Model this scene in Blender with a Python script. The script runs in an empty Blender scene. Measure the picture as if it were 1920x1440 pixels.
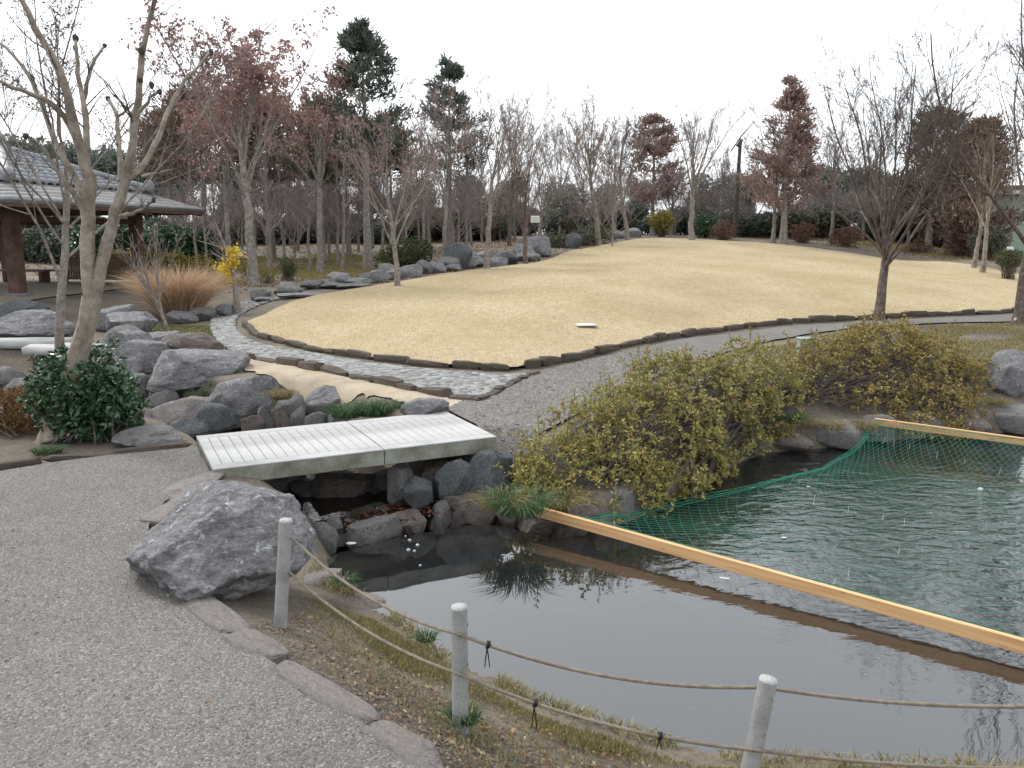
import bpy, bmesh, math, random
import numpy as np
from mathutils import Vector, Matrix, noise, geometry

# ------------------------------------------------------------------ camera, sky, sun, exposure
SC = bpy.context.scene
FPX, HZ, CAMZ = 1550.0, 445.0, 2.06            # focal length in photo pixels, horizon row, eye height
PITCH = math.atan((720 - HZ) / FPX)
cam_d = bpy.data.cameras.new("camera"); cam = bpy.data.objects.new("camera", cam_d)
SC.collection.objects.link(cam); SC.camera = cam
cam_d.sensor_width = 36.0; cam_d.lens = 36.0 * FPX / 1920.0
cam_d.clip_start = 0.05; cam_d.clip_end = 3000
cam.location = (0, 0, CAMZ); cam.rotation_euler = (math.pi / 2 - PITCH, 0, 0)

SUN_DIR = Vector((-0.50, 0.42, 0.76)).normalized()      # towards the veiled sun
W = bpy.data.worlds.new("World"); SC.world = W; W.use_nodes = True
nt = W.node_tree; nt.nodes.clear()
wo = nt.nodes.new("ShaderNodeOutputWorld")
sky = nt.nodes.new("ShaderNodeTexSky"); sky.sky_type = 'NISHITA'; sky.sun_disc = False
sky.sun_elevation = math.asin(SUN_DIR.z); sky.sun_rotation = math.atan2(SUN_DIR.x, SUN_DIR.y)
sky.air_density = 1.0; sky.dust_density = 4.0; sky.ozone_density = 1.0
hs = nt.nodes.new("ShaderNodeHueSaturation"); hs.inputs['Saturation'].default_value = 0.35
b1 = nt.nodes.new("ShaderNodeBackground"); b1.inputs['Strength'].default_value = 0.06
b2 = nt.nodes.new("ShaderNodeBackground"); b2.inputs['Color'].default_value = (0.92, 0.96, 1.0, 1)
b2.inputs['Strength'].default_value = 1.05
ad = nt.nodes.new("ShaderNodeAddShader")
nt.links.new(sky.outputs[0], hs.inputs['Color']); nt.links.new(hs.outputs[0], b1.inputs['Color'])
nt.links.new(b1.outputs[0], ad.inputs[0]); nt.links.new(b2.outputs[0], ad.inputs[1])
nt.links.new(ad.outputs[0], wo.inputs['Surface'])
sun_d = bpy.data.lights.new("sun", 'SUN'); sun = bpy.data.objects.new("sun", sun_d)
SC.collection.objects.link(sun); sun_d.energy = 1.9; sun_d.angle = math.radians(12); sun_d.color = (1.0, 0.97, 0.92)
sun.rotation_euler = SUN_DIR.to_track_quat('Z', 'Y').to_euler()
vs = SC.view_settings; vs.view_transform = 'Standard'; vs.look = 'None'; vs.exposure = 0.3; vs.gamma = 1.0
vs.use_curve_mapping = False
SC.cycles.max_bounces = 5; SC.cycles.diffuse_bounces = 3; SC.cycles.glossy_bounces = 3; SC.cycles.transparent_max_bounces = 8
try: SC.cycles.use_denoising = True
except Exception: pass

random.seed(7); RNG = np.random.default_rng(11)
COL = SC.collection

# ------------------------------------------------------------------ where a photo pixel points
CP, SP = math.cos(PITCH), math.sin(PITCH)
def ray(px, py):
    u = (px - 960) / FPX; v = (py - 720) / FPX
    return u, CP - v * SP, v * CP + SP               # right, forward, down
def GD(px, py, D):
    u, f, d = ray(px, py); return np.array((u / f * D, D, CAMZ - d / f * D))
def GZ(px, py, z):
    u, f, d = ray(px, py); t = (CAMZ - z) / d; return np.array((u * t, f * t, z))
def XD(px, D):                                         # lateral position of column px at distance D (near the horizon)
    u, f, d = ray(px, HZ + 40); return u / f * D
def ZD(py, D): 
    u, f, d = ray(960, py); return CAMZ - d / f * D

# ------------------------------------------------------------------ terrain heights
CTRL = []
def cz(px, py, z): CTRL.append(GZ(px, py, z))
def cd(px, py, D): CTRL.append(GD(px, py, D))
for a in [(300,1300,0),(0,1400,0),(600,1430,-.01),(0,900,0),(300,850,0),(150,1000,0),(-300,1000,0),(700,1250,-.06),(540,1170,-.08),
          (862,1350,-.10),(1400,1440,-.14),(1900,1440,-.16),(950,790,0),(850,745,.02),(1100,720,.02),(1300,655,.04),(1600,612,.08),(1920,600,.14),
          (500,655,.05),(430,645,.08),(700,710,.03),(900,745,.02),(430,590,.17),(650,665,.10),(950,695,.06),(1100,668,.06),
          (1330,624,.09),(1600,603,.12),(1900,590,.18),(460,612,.17),(330,605,.12),(200,620,.1),(0,640,.1),(300,650,.04),(-300,660,.1),
          (1880,690,.0),(1850,640,.06),(2100,640,.1),(1700,650,0.03),(1450,680,.0)]: cz(*a)
for a in [(530,572,20),(620,551,21.5),(700,538,23),(830,516,25.5),(930,503,28),(1030,490,31),(1200,448,42),(1100,466,37),(1350,452,42),(1500,462,41),
          (1700,490,37),(1920,522,32),(2150,545,30),(1100,556,18.5),(1100,505,26),(1100,475,33),(1400,520,24),(1400,483,32),(1700,545,24),(800,600,16.5),(850,560,20.5),(700,590,17.5),
          (20,553,20),(250,533,24.4),(10,530,25),(-200,540,22),(350,525,27),(450,508,30),(560,505,31),(700,480,36),(450,478,38),(700,455,46),(300,480,37),
          (900,470,36),(1000,455,42),(1480,445,46),(1600,450,46),(1840,490,35),(1750,470,41),(1950,480,42),(1200,442,50),(560,535,24),(480,545,22.5)]: cd(*a)
for x, y, z in [(-70,80,2.4),(0,90,2.4),(70,80,1.6),(-70,30,.9),(70,30,.4),(-30,50,2.1),(35,50,1.6),(-40,-20,0),(40,-20,-.1),(0,-25,0),(-15,0,0),(15,2,-.1),(14,14,.05),(0,60,2.3),(-25,20,.65),(22,24,.3)]:
    CTRL.append(np.array((x, y, z), float))
CTRL = np.array(CTRL)
def _phi(r2): return np.sqrt(r2 + 1.2 ** 2)
_n = len(CTRL)
_A = _phi(((CTRL[:, None, :2] - CTRL[None, :, :2]) ** 2).sum(-1)) + np.eye(_n) * -0.05
_P = np.c_[np.ones(_n), CTRL[:, :2]]
_M = np.block([[_A, _P], [_P.T, np.zeros((3, 3))]])
_S = np.linalg.solve(_M, np.r_[CTRL[:, 2], 0, 0, 0])
def h_base(x, y):
    x = np.asarray(x, float); y = np.asarray(y, float)
    xc = np.clip(x, -70, 70); yc = np.clip(y, -22, 88)
    out = _S[_n] + _S[_n + 1] * xc + _S[_n + 2] * yc
    for i in range(_n): out = out + _S[i] * _phi((xc - CTRL[i, 0]) ** 2 + (yc - CTRL[i, 1]) ** 2)
    return np.clip(out, -.3, 3.2)
def sstep(a, b, x):
    t = np.clip((x - a) / (b - a), 0, 1); return t * t * (3 - 2 * t)
def seg_dist(x, y, pts, closed=False):
    d = np.full(np.shape(x), 1e9)
    k = len(pts) if closed else len(pts) - 1
    for i in range(k):
        ax, ay = pts[i][:2]; bx, by = pts[(i + 1) % len(pts)][:2]
        vx, vy = bx - ax, by - ay; L = vx * vx + vy * vy + 1e-12
        t = np.clip(((x - ax) * vx + (y - ay) * vy) / L, 0, 1)
        d = np.minimum(d, (x - ax - t * vx) ** 2 + (y - ay - t * vy) ** 2)
    return np.sqrt(d)
def inside(x, y, pts):
    x = np.asarray(x, float); y = np.asarray(y, float); c = np.zeros(x.shape, bool); n = len(pts)
    for i in range(n):
        ax, ay = pts[i][:2]; bx, by = pts[(i + 1) % n][:2]
        if ay == by: continue
        m = ((ay > y) != (by > y)) & (x < (bx - ax) * (y - ay) / (by - ay) + ax)
        c ^= m
    return c
WATER, POOL, UPPER = -0.66, -0.57, -0.42
POND = [GZ(a, b, -.34) for a, b in [(600,1085),(640,1100),(720,1134),(800,1184),(870,1234),(960,1274),(1060,1314),(1170,1354),(1300,1384),(1450,1404),(1920,1419),(2500,1430)]]
POND += [np.array((9.5, 4.5, 0)), np.array((11.5, 9, 0)), np.array((10.5, 12.2, 0))]
POND += [GZ(a, b, -.56) for a, b in [(1920,792),(1850,797),(1640,810),(1540,824),(1450,830),(1400,838),(1300,884),(1180,952),(1060,996),(1000,990),(930,966),(850,975),(660,1012),(610,1040)]]
POND = [np.array((p[0], p[1])) for p in POND]
_q = []
for _i in range(len(POND)):                               # round the corners and let the bank wander a little
    _a, _b = POND[_i], POND[(_i + 1) % len(POND)]; _q += [_a * .75 + _b * .25, _a * .25 + _b * .75]
POND = []
for _i in range(len(_q)):
    _a, _b = _q[_i], _q[(_i + 1) % len(_q)]; POND.append(_a)
    if np.linalg.norm(_b - _a) > .5 and np.abs(_a[0]) < 6: POND.append((_a + _b) / 2)
POND = [(float(p[0] + .05 * noise.noise((p[0] * 2.2, p[1] * 2.2, 1.5))), float(p[1] + .05 * noise.noise((p[0] * 2.2, p[1] * 2.2, 7.5)))) for p in POND]
STREAM = [(-0.72, 7.25), (-1.0, 7.7), (-1.75, 8.35), (-2.55, 9.5), (-4.1, 10.9), (-6.3, 11.9), (-9.3, 13.6), (-12.5, 15.0), (-17, 16.5)]
def h(x, y):
    x = np.asarray(x, float); y = np.asarray(y, float)
    z = h_base(x, y)
    near = (np.abs(x) < 25) & (y > -2) & (y < 25)
    if np.any(near):
        xn, yn, zn = x[near], y[near], z[near]
        d = seg_dist(xn, yn, POND, True); ins = inside(xn, yn, POND)
        t = sstep(0, 1.1, d); zo = zn * t + np.minimum(zn, -.36) * (1 - t)
        far = yn > 6.3
        zi = -.40 - .70 * sstep(-.05, .3, d)
        zp = np.where(ins, zi, zo)
        ds = seg_dist(xn, yn, STREAM)
        nb_ = np.exp(-((xn + 1.9) ** 2 + (yn - 8.3) ** 2) / 1.6); hw = .75 + .22 * np.sin(xn * 2.1 + 1) * (1 - nb_) - .12 * nb_ + .35 * sstep(8.0, 7.4, yn) * sstep(-1.9, -1.3, xn)
        ts = sstep(hw, hw + .65 - .35 * nb_, ds); bed = -.66 - .16 * sstep(-3.4, -2.7, xn); zs = bed * (1 - ts) + zp * ts
        zn = np.where(ins, np.minimum(zp, zs), zs)
        zz = z.copy(); zz[near] = zn; z = zz
    return z
def h1(x, y): return float(h(np.array([x]), np.array([y]))[0])
_TS = np.concatenate([np.arange(1.5, 14, .03), np.arange(14, 70, .08)])
def GT(px, py):                                        # where the ray of a pixel meets the terrain
    u, f, d = ray(px, py); X = u / f * _TS; Z = CAMZ - d / f * _TS
    k = np.nonzero(h(X, _TS) >= Z)[0]
    i = k[0] if len(k) else len(_TS) - 1
    return np.array((X[i], _TS[i], float(h(X[i:i + 1], _TS[i:i + 1])[0])))

# ------------------------------------------------------------------ materials
def M(name):
    m = bpy.data.materials.new(name); m.use_nodes = True
    return m, m.node_tree, m.node_tree.nodes["Principled BSDF"]
def ramp(t, fac, stops, interp='LINEAR'):
    r = t.nodes.new("ShaderNodeValToRGB"); e = r.color_ramp.elements; r.color_ramp.interpolation = interp
    while len(e) < len(stops): e.new(0.5)
    for q, (p, c) in zip(e, stops): q.position = p; q.color = (*c, 1)
    t.links.new(fac, r.inputs[0]); return r.outputs[0]
def nz(t, scale, detail=6, rough=.6, coord='Object', dist=0.0, vec=None):
    n = t.nodes.new("ShaderNodeTexNoise"); n.inputs['Scale'].default_value = scale
    n.inputs['Detail'].default_value = detail; n.inputs['Roughness'].default_value = rough; n.inputs['Distortion'].default_value = dist
    if vec is None:
        c = t.nodes.new("ShaderNodeTexCoord"); vec = c.outputs[coord]
    t.links.new(vec, n.inputs['Vector']); return n.outputs['Fac']
def mix(t, fac, a, b, mode='MIX'):
    n = t.nodes.new("ShaderNodeMix"); n.data_type = 'RGBA'; n.blend_type = mode
    for s, v in ((n.inputs[0], fac), (n.inputs[6], a), (n.inputs[7], b)):
        if isinstance(v, (int, float)): s.default_value = v
        elif isinstance(v, tuple): s.default_value = (*v, 1)
        else: t.links.new(v, s)
    return n.outputs[2]
def bump(t, b, hsock, strength=.5, dist=.02):
    n = t.nodes.new("ShaderNodeBump"); n.inputs['Strength'].default_value = strength; n.inputs['Distance'].default_value = dist
    t.links.new(hsock, n.inputs['Height']); t.links.new(n.outputs[0], b.inputs['Normal'])
def surf(name, cols, scale, rough=.9, fine=None, finecols=None, bs=.5, bd=.02, bscale=None, coord='Object', spec=.3, detail=8):
    m, t, b = M(name)
    c = ramp(t, nz(t, scale, detail, .62, coord), [(.32 + .36 * i / max(1, len(cols) - 1), k) for i, k in enumerate(cols)])
    if fine:
        f = ramp(t, nz(t, fine, 4, .7, coord), finecols or [(.3, (.55, .55, .55)), (.7, (1.35, 1.35, 1.35))])
        c = mix(t, 1.0, c, f, 'MULTIPLY')
    t.links.new(c, b.inputs['Base Color']); b.inputs['Roughness'].default_value = rough
    b.inputs['Specular IOR Level'].default_value = spec
    bump(t, b, nz(t, bscale or (fine or scale * 4), 8, .7, coord), bs, bd)
    return m
def leafmat(name, cols, rough=.55, trans=.25, spec=.35):
    m, t, b = M(name)
    g = t.nodes.new("ShaderNodeNewGeometry")
    c = ramp(t, g.outputs['Random Per Island'], [(i / max(1, len(cols) - 1), k) for i, k in enumerate(cols)])
    t.links.new(c, b.inputs['Base Color']); b.inputs['Roughness'].default_value = rough
    b.inputs['Specular IOR Level'].default_value = spec
    if trans > 0:
        tr = t.nodes.new("ShaderNodeBsdfTranslucent"); t.links.new(c, tr.inputs[0])
        mx = t.nodes.new("ShaderNodeMixShader"); mx.inputs[0].default_value = trans
        o = t.nodes["Material Output"]
        t.links.new(b.outputs[0], mx.inputs[1]); t.links.new(tr.outputs[0], mx.inputs[2]); t.links.new(mx.outputs[0], o.inputs[0])
    return m

def rockmat(name, dark, mid, light, scale=2.2):
    m, t, b = M(name)
    c = ramp(t, nz(t, scale, 9, .68), [(.30, dark), (.48, mid), (.62, mid), (.74, light)])
    v = ramp(t, nz(t, scale * 11, 5, .7), [(.3, (.62, .62, .62)), (.68, (1.3, 1.3, 1.3))])
    c = mix(t, 1.0, c, v, 'MULTIPLY')
    li = ramp(t, nz(t, scale * 3.1, 7, .75, dist=.6), [(.58, (0, 0, 0)), (.68, (1, 1, 1))])
    c = mix(t, li, c, light)
    tc = t.nodes.new("ShaderNodeTexCoord"); mp = t.nodes.new("ShaderNodeMapping"); mp.inputs['Scale'].default_value = (1, 1.3, 4.5); mp.inputs['Rotation'].default_value = (.5, .35, .2)
    t.links.new(tc.outputs['Object'], mp.inputs['Vector'])
    cr = ramp(t, nz(t, scale * 1.6, 9, .7, vec=mp.outputs[0], dist=1.2), [(.455, (1, 1, 1)), (.49, (.42, .40, .39)), (.505, (.42, .40, .39)), (.54, (1, 1, 1))])
    c = mix(t, .75, c, cr, 'MULTIPLY')
    t.links.new(c, b.inputs['Base Color']); b.inputs['Roughness'].default_value = .82; b.inputs['Specular IOR Level'].default_value = .3
    bump(t, b, nz(t, scale * 5, 10, .72, dist=.5), .85, .035)
    return m
ROCKM = [rockmat("stone_grey_violet", (.085,.083,.086), (.22,.216,.222), (.56,.575,.60)),
         rockmat("stone_grey", (.08,.078,.075), (.19,.185,.18), (.44,.44,.43), 2.6),
         rockmat("stone_brown", (.065,.052,.048), (.165,.138,.125), (.36,.34,.32), 2.0)]
SLATE = rockmat("stone_blue_grey", (.05,.055,.06), (.12,.13,.135), (.27,.29,.30), 2.0)
FLAT = rockmat("stone_flat_edging", (.17,.15,.14), (.30,.27,.255), (.46,.43,.41), 3.0)
EDGE = rockmat("stone_lawn_edging", (.05,.042,.033), (.125,.10,.08), (.25,.21,.17), 3.0)
SOILM, t_, b_ = M("soil_and_moss")
_c = ramp(t_, nz(t_, .9, 9, .65), [(.32, (.075,.060,.048)), (.48, (.13,.108,.086)), (.58, (.165,.138,.105)), (.72, (.13,.12,.058))])
_f = ramp(t_, nz(t_, 30, 6, .8), [(.28, (.45,.42,.40)), (.5, (1,1,1)), (.72, (1.55,1.5,1.4))])
t_.links.new(mix(t_, 1.0, _c, _f, 'MULTIPLY'), b_.inputs['Base Color']); b_.inputs['Roughness'].default_value = .95
bump(t_, b_, nz(t_, 22, 9, .75), .8, .03)
LAWNM, t_, b_ = M("dry_lawn")
_c = ramp(t_, nz(t_, .35, 6, .6), [(.30, (.36,.295,.19)), (.5, (.425,.355,.235)), (.7, (.48,.41,.285))])
_g = ramp(t_, nz(t_, 5.0, 8, .75), [(.35, (.86,.82,.76)), (.65, (1.06,1.05,1.04))])
_f = ramp(t_, nz(t_, 42, 5, .8), [(.25, (.66,.62,.55)), (.5, (.96,.96,.96)), (.75, (1.16,1.15,1.12))])
_p = ramp(t_, nz(t_, .16, 7, .62), [(.50, (0,0,0)), (.66, (.75,.75,.75))])
_p2 = ramp(t_, nz(t_, 1.3, 8, .7), [(.55, (0,0,0)), (.72, (.55,.55,.55))])
_c = mix(t_, _p, _c, (.34,.285,.16)); _c = mix(t_, _p2, _c, (.36,.28,.185))
t_.links.new(mix(t_, 1.0, mix(t_, 1.0, _c, _g, 'MULTIPLY'), _f, 'MULTIPLY'), b_.inputs['Base Color']); b_.inputs['Roughness'].default_value = .95
b_.inputs['Specular IOR Level'].default_value = .1
bump(t_, b_, nz(t_, 30, 9, .8), .45, .02)
GRAVM, t_, b_ = M("grey_gravel")
_v = t_.nodes.new("ShaderNodeTexVoronoi"); _v.inputs['Scale'].default_value = 95
_tc = t_.nodes.new("ShaderNodeTexCoord"); t_.links.new(_tc.outputs['Object'], _v.inputs['Vector'])
_sep = t_.nodes.new("ShaderNodeSeparateColor"); t_.links.new(_v.outputs['Color'], _sep.inputs[0])
_c = ramp(t_, _sep.outputs[0], [(0, (.118,.112,.106)), (.5, (.168,.160,.151)), (.85, (.21,.20,.189)), (1, (.30,.29,.275))])
_f = ramp(t_, nz(t_, .7, 8, .65), [(.3, (.66,.63,.60)), (.5, (.96,.94,.92)), (.7, (1.10,1.08,1.05))])
t_.links.new(mix(t_, 1.0, _c, _f, 'MULTIPLY'), b_.inputs['Base Color']); b_.inputs['Roughness'].default_value = .95
_inv = t_.nodes.new("ShaderNodeMath"); _inv.operation = 'MULTIPLY'; _inv.inputs[1].default_value = -1; t_.links.new(_v.outputs['Distance'], _inv.inputs[0])
bump(t_, b_, _inv.outputs[0], .8, .012)
SANDM = surf("pale_sand", [(.30,.245,.18), (.40,.335,.25), (.46,.39,.30)], 2.0, .95, 60, [(.3, (.7,.68,.66)), (.7, (1.2,1.2,1.2))], .6, .015)
PEBM = leafmat("gravel_stones", [(.075,.071,.067), (.12,.114,.107), (.155,.148,.139), (.14,.126,.112), (.178,.171,.161), (.28,.27,.255)], .9, 0, .2)
COBM = leafmat("cobble_stones", [(.13,.13,.125), (.21,.21,.20), (.27,.275,.27), (.19,.18,.165), (.33,.34,.34)], .75, 0, .3)
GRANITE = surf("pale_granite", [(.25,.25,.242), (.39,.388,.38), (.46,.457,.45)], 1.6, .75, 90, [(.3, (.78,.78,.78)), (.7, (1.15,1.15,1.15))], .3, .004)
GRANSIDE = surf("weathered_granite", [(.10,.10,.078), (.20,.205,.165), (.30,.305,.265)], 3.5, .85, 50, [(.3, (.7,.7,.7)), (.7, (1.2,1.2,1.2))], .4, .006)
BARK = surf("grey_bark", [(.13,.112,.098), (.24,.21,.185), (.33,.30,.27)], 9, .9, 40, None, .7, .02)
BARKPALE = surf("pale_smooth_bark", [(.12,.098,.078), (.23,.195,.158), (.34,.30,.25)], 5, .75, 22, [(.3, (.7,.68,.66)), (.7, (1.2,1.2,1.2))], .4, .01)
BARKDARK = surf("dark_bark", [(.05,.042,.036), (.10,.085,.073), (.15,.13,.11)], 9, .95, 35, None, .8, .02)
BARKRED = surf("red_brown_bark", [(.075,.055,.048), (.145,.11,.096), (.22,.175,.155)], 7, .9, 30, None, .9, .03)
TWIG = surf("twig_pinkish_grey", [(.20,.16,.152), (.31,.255,.245)], 3, .9)
TWIGDARK = surf("twig_dark", [(.06,.048,.044), (.12,.095,.088)], 3, .9)
TWIGBROWN = surf("twig_brown", [(.09,.065,.05), (.16,.12,.09)], 3, .9)
WOODDARK = surf("dark_stained_wood", [(.045,.024,.018), (.085,.048,.036), (.12,.07,.052)], 4, .7, 30, None, .3, .005)
WOODMID = surf("brown_slat_wood", [(.11,.065,.046), (.17,.105,.075)], 5, .75, 30, None, .3, .005)
TILEM = surf("grey_roof_tile", [(.13,.14,.15), (.21,.22,.235), (.30,.31,.325)], 2.5, .45, 20, None, .2, .004, spec=.6)
SKIRTM = surf("grey_shingle", [(.15,.15,.15), (.24,.24,.24)], 3, .6, 25, None, .3, .004)
POSTM = surf("grey_concrete_post", [(.21,.21,.20), (.29,.29,.28), (.35,.35,.34)], 5, .85, 120, [(.3, (.75,.75,.75)), (.7, (1.15,1.15,1.15))], .35, .003)
POSTTOP = surf("pale_concrete_top", [(.30,.30,.29), (.38,.38,.37)], 8, .85, 100, None, .3, .003)
ROPEM = surf("tan_rope", [(.15,.125,.095), (.27,.23,.18)], 25, .9, 300, None, .3, .002)
BLACKM = surf("black_plastic", [(.012,.012,.012), (.02,.02,.02)], 5, .45)
WHITEM = surf("off_white", [(.62,.62,.60), (.74,.74,.72)], 6, .6)
NETM = surf("green_netting", [(.010,.15,.095), (.018,.23,.145)], 5, .55)
PINEM, t_, b_ = M("fresh_pine_timber")
_tc = t_.nodes.new("ShaderNodeTexCoord"); _mp = t_.nodes.new("ShaderNodeMapping"); _mp.inputs['Scale'].default_value = (.35, 9, 9)
t_.links.new(_tc.outputs['Object'], _mp.inputs['Vector'])
_c = ramp(t_, nz(t_, 4, 8, .6, vec=_mp.outputs[0], dist=.4), [(.3, (.46,.24,.10)), (.5, (.60,.36,.17)), (.7, (.68,.44,.23))])
_mp2 = t_.nodes.new("ShaderNodeMapping"); _mp2.inputs['Scale'].default_value = (4.2, 9, 8); t_.links.new(_tc.outputs['Object'], _mp2.inputs['Vector'])
_v = t_.nodes.new("ShaderNodeTexVoronoi"); _v.inputs['Scale'].default_value = 1.0; t_.links.new(_mp2.outputs[0], _v.inputs['Vector'])
_k = ramp(t_, _v.outputs['Distance'], [(.10, (1, 1, 1)), (.23, (0, 0, 0))])
t_.links.new(mix(t_, _k, _c, (.30,.11,.04)), b_.inputs['Base Color']); b_.inputs['Roughness'].default_value = .7
UTILM = surf("grey_green_metal", [(.24,.29,.26), (.29,.34,.31)], 3, .5)
WALLG = surf("pale_green_wall", [(.27,.34,.27), (.32,.39,.31)], 1.5, .8)
ROOFB = surf("brown_roof_band", [(.16,.11,.09), (.22,.16,.13)], 2, .8)
MOSSM = leafmat("bright_moss", [(.08,.10,.02), (.14,.15,.03), (.19,.17,.04)], .9, .1, .1)
# water: clear surface over a dark bed, ripples where the net hangs
WATERM, t_, b_ = M("pond_water"); t_.nodes.remove(b_)
_o = t_.nodes["Material Output"]
_tc = t_.nodes.new("ShaderNodeTexCoord")
_gl = t_.nodes.new("ShaderNodeBsdfGlossy"); _gl.inputs['Roughness'].default_value = .015; _gl.inputs['Color'].default_value = (1, 1, 1, 1)
_tr = t_.nodes.new("ShaderNodeBsdfTransparent"); _tr.inputs[0].default_value = (.52,.50,.42,1)
_df = t_.nodes.new("ShaderNodeBsdfDiffuse"); _df.inputs[0].default_value = (.085,.095,.110,1)
_m0 = t_.nodes.new("ShaderNodeMixShader"); _m0.inputs[0].default_value = .12
_fr = t_.nodes.new("ShaderNodeFresnel"); _fr.inputs[0].default_value = 2.15
_m1 = t_.nodes.new("ShaderNodeMixShader")
t_.links.new(_tr.outputs[0], _m0.inputs[1]); t_.links.new(_df.outputs[0], _m0.inputs[2])
t_.links.new(_fr.outputs[0], _m1.inputs[0]); t_.links.new(_m0.outputs[0], _m1.inputs[1]); t_.links.new(_gl.outputs[0], _m1.inputs[2]); t_.links.new(_m1.outputs[0], _o.inputs[0])
_mp = t_.nodes.new("ShaderNodeMapping"); _mp.inputs['Scale'].default_value = (1.0, 1.7, 1); _mp.inputs['Rotation'].default_value = (0, 0, .5)
t_.links.new(_tc.outputs['Object'], _mp.inputs['Vector'])
_r1 = nz(t_, 4, 3, .5, vec=_mp.outputs[0], dist=.6)
_r2 = nz(t_, .9, 2, .5, vec=_mp.outputs[0])
_sx = t_.nodes.new("ShaderNodeSeparateXYZ"); t_.links.new(_tc.outputs['Object'], _sx.inputs[0])
# distance from the bubbling spot under the net sets how lively the surface is
_dv = t_.nodes.new("ShaderNodeVectorMath"); _dv.operation = 'DISTANCE'; _dv.inputs[1].default_value = (3.9, 8.0, WATER)
t_.links.new(_tc.outputs['Object'], _dv.inputs[0])
_mr = t_.nodes.new("ShaderNodeMapRange"); _mr.inputs[1].default_value = .6; _mr.inputs[2].default_value = 4.3; _mr.inputs[3].default_value = 1.0; _mr.inputs[4].default_value = 0.0
t_.links.new(_dv.outputs['Value'], _mr.inputs[0])
_pw = t_.nodes.new("ShaderNodeMath"); _pw.operation = 'POWER'; _pw.inputs[1].default_value = 2.0; t_.links.new(_mr.outputs[0], _pw.inputs[0])
_ml = t_.nodes.new("ShaderNodeMath"); _ml.operation = 'MULTIPLY'; t_.links.new(_r1, _ml.inputs[0]); t_.links.new(_pw.outputs[0], _ml.inputs[1])
_ml2 = t_.nodes.new("ShaderNodeMath"); _ml2.operation = 'MULTIPLY_ADD'; _ml2.inputs[1].default_value = .12; t_.links.new(_r2, _ml2.inputs[0]); t_.links.new(_ml.outputs[0], _ml2.inputs[2])
_bp = t_.nodes.new("ShaderNodeBump"); _bp.inputs['Strength'].default_value = .85; _bp.inputs['Distance'].default_value = .05
t_.links.new(_ml2.outputs[0], _bp.inputs['Height'])
for _q in (_gl, _fr): t_.links.new(_bp.outputs[0], _q.inputs['Normal'])

# ------------------------------------------------------------------ object helpers
def mesh_np(name, V, Fs, smooth=False):
    V = np.asarray(V, np.float32); Fs = [np.asarray(f, np.int32) for f in (Fs if isinstance(Fs, list) else [Fs]) if len(f)]
    me = bpy.data.meshes.new(name); me.vertices.add(len(V)); me.vertices.foreach_set("co", V.ravel())
    tot = sum(f.size for f in Fs); npoly = sum(len(f) for f in Fs)
    me.loops.add(tot); me.polygons.add(npoly)
    me.loops.foreach_set("vertex_index", np.concatenate([f.ravel() for f in Fs]))
    lt = np.concatenate([np.full(len(f), f.shape[1], np.int32) for f in Fs]); ls = np.concatenate([[0], np.cumsum(lt)[:-1]]).astype(np.int32)
    me.polygons.foreach_set("loop_start", ls); me.polygons.foreach_set("loop_total", lt)
    if smooth: me.polygons.foreach_set("use_smooth", np.ones(npoly, bool))
    me.update(calc_edges=True); me.validate()
    return me
def add(name, me, mat=None, parent=None, loc=None, rot=None, scale=None):
    o = bpy.data.objects.new(name, me); COL.objects.link(o)
    if mat is not None and me is not None and len(me.materials) == 0: me.materials.append(mat)
    if parent is not None: o.parent = parent
    if loc is not None: o.location = tuple(float(v) for v in loc)
    if rot is not None: o.rotation_euler = rot
    if scale is not None: o.scale = scale if hasattr(scale, '__len__') else (scale,) * 3
    return o
def tag(o, label=None, cat=None, group=None, kind=None):
    if label: o["label"] = label
    if cat: o["category"] = cat
    if group: o["group"] = group
    if kind: o["kind"] = kind
    return o
def thing(name, label, cat, loc=(0, 0, 0), rz=0, group=None):
    o = bpy.data.objects.new(name, None); COL.objects.link(o); o.empty_display_size = .1
    o.location = tuple(float(v) for v in loc); o.rotation_euler = (0, 0, rz)
    return tag(o, label, cat, group)
def bm_mesh(name, bm, smooth=False):
    me = bpy.data.meshes.new(name); bm.to_mesh(me); bm.free()
    if smooth: me.polygons.foreach_set("use_smooth", np.ones(len(me.polygons), bool))
    return me
def box_bm(bm, c, s, rz=0, bev=0.0, rot=None):
    r = bmesh.ops.create_cube(bm, size=1.0)
    mt = Matrix.Translation(c) @ (rot if rot is not None else Matrix.Rotation(rz, 4, 'Z')) @ Matrix.Diagonal((*s, 1))
    bmesh.ops.transform(bm, matrix=mt, verts=r['verts'])
    if bev > 0:
        es = {e for v in r['verts'] for e in v.link_edges}
        bmesh.ops.bevel(bm, geom=list(es), offset=bev, segments=1, affect='EDGES', profile=.5)
def box(name, c, s, mat, parent=None, rz=0, bev=0.0, rot=None):
    bm = bmesh.new(); box_bm(bm, c, s, rz, bev, rot); return add(name, bm_mesh(name, bm), mat, parent)
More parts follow.
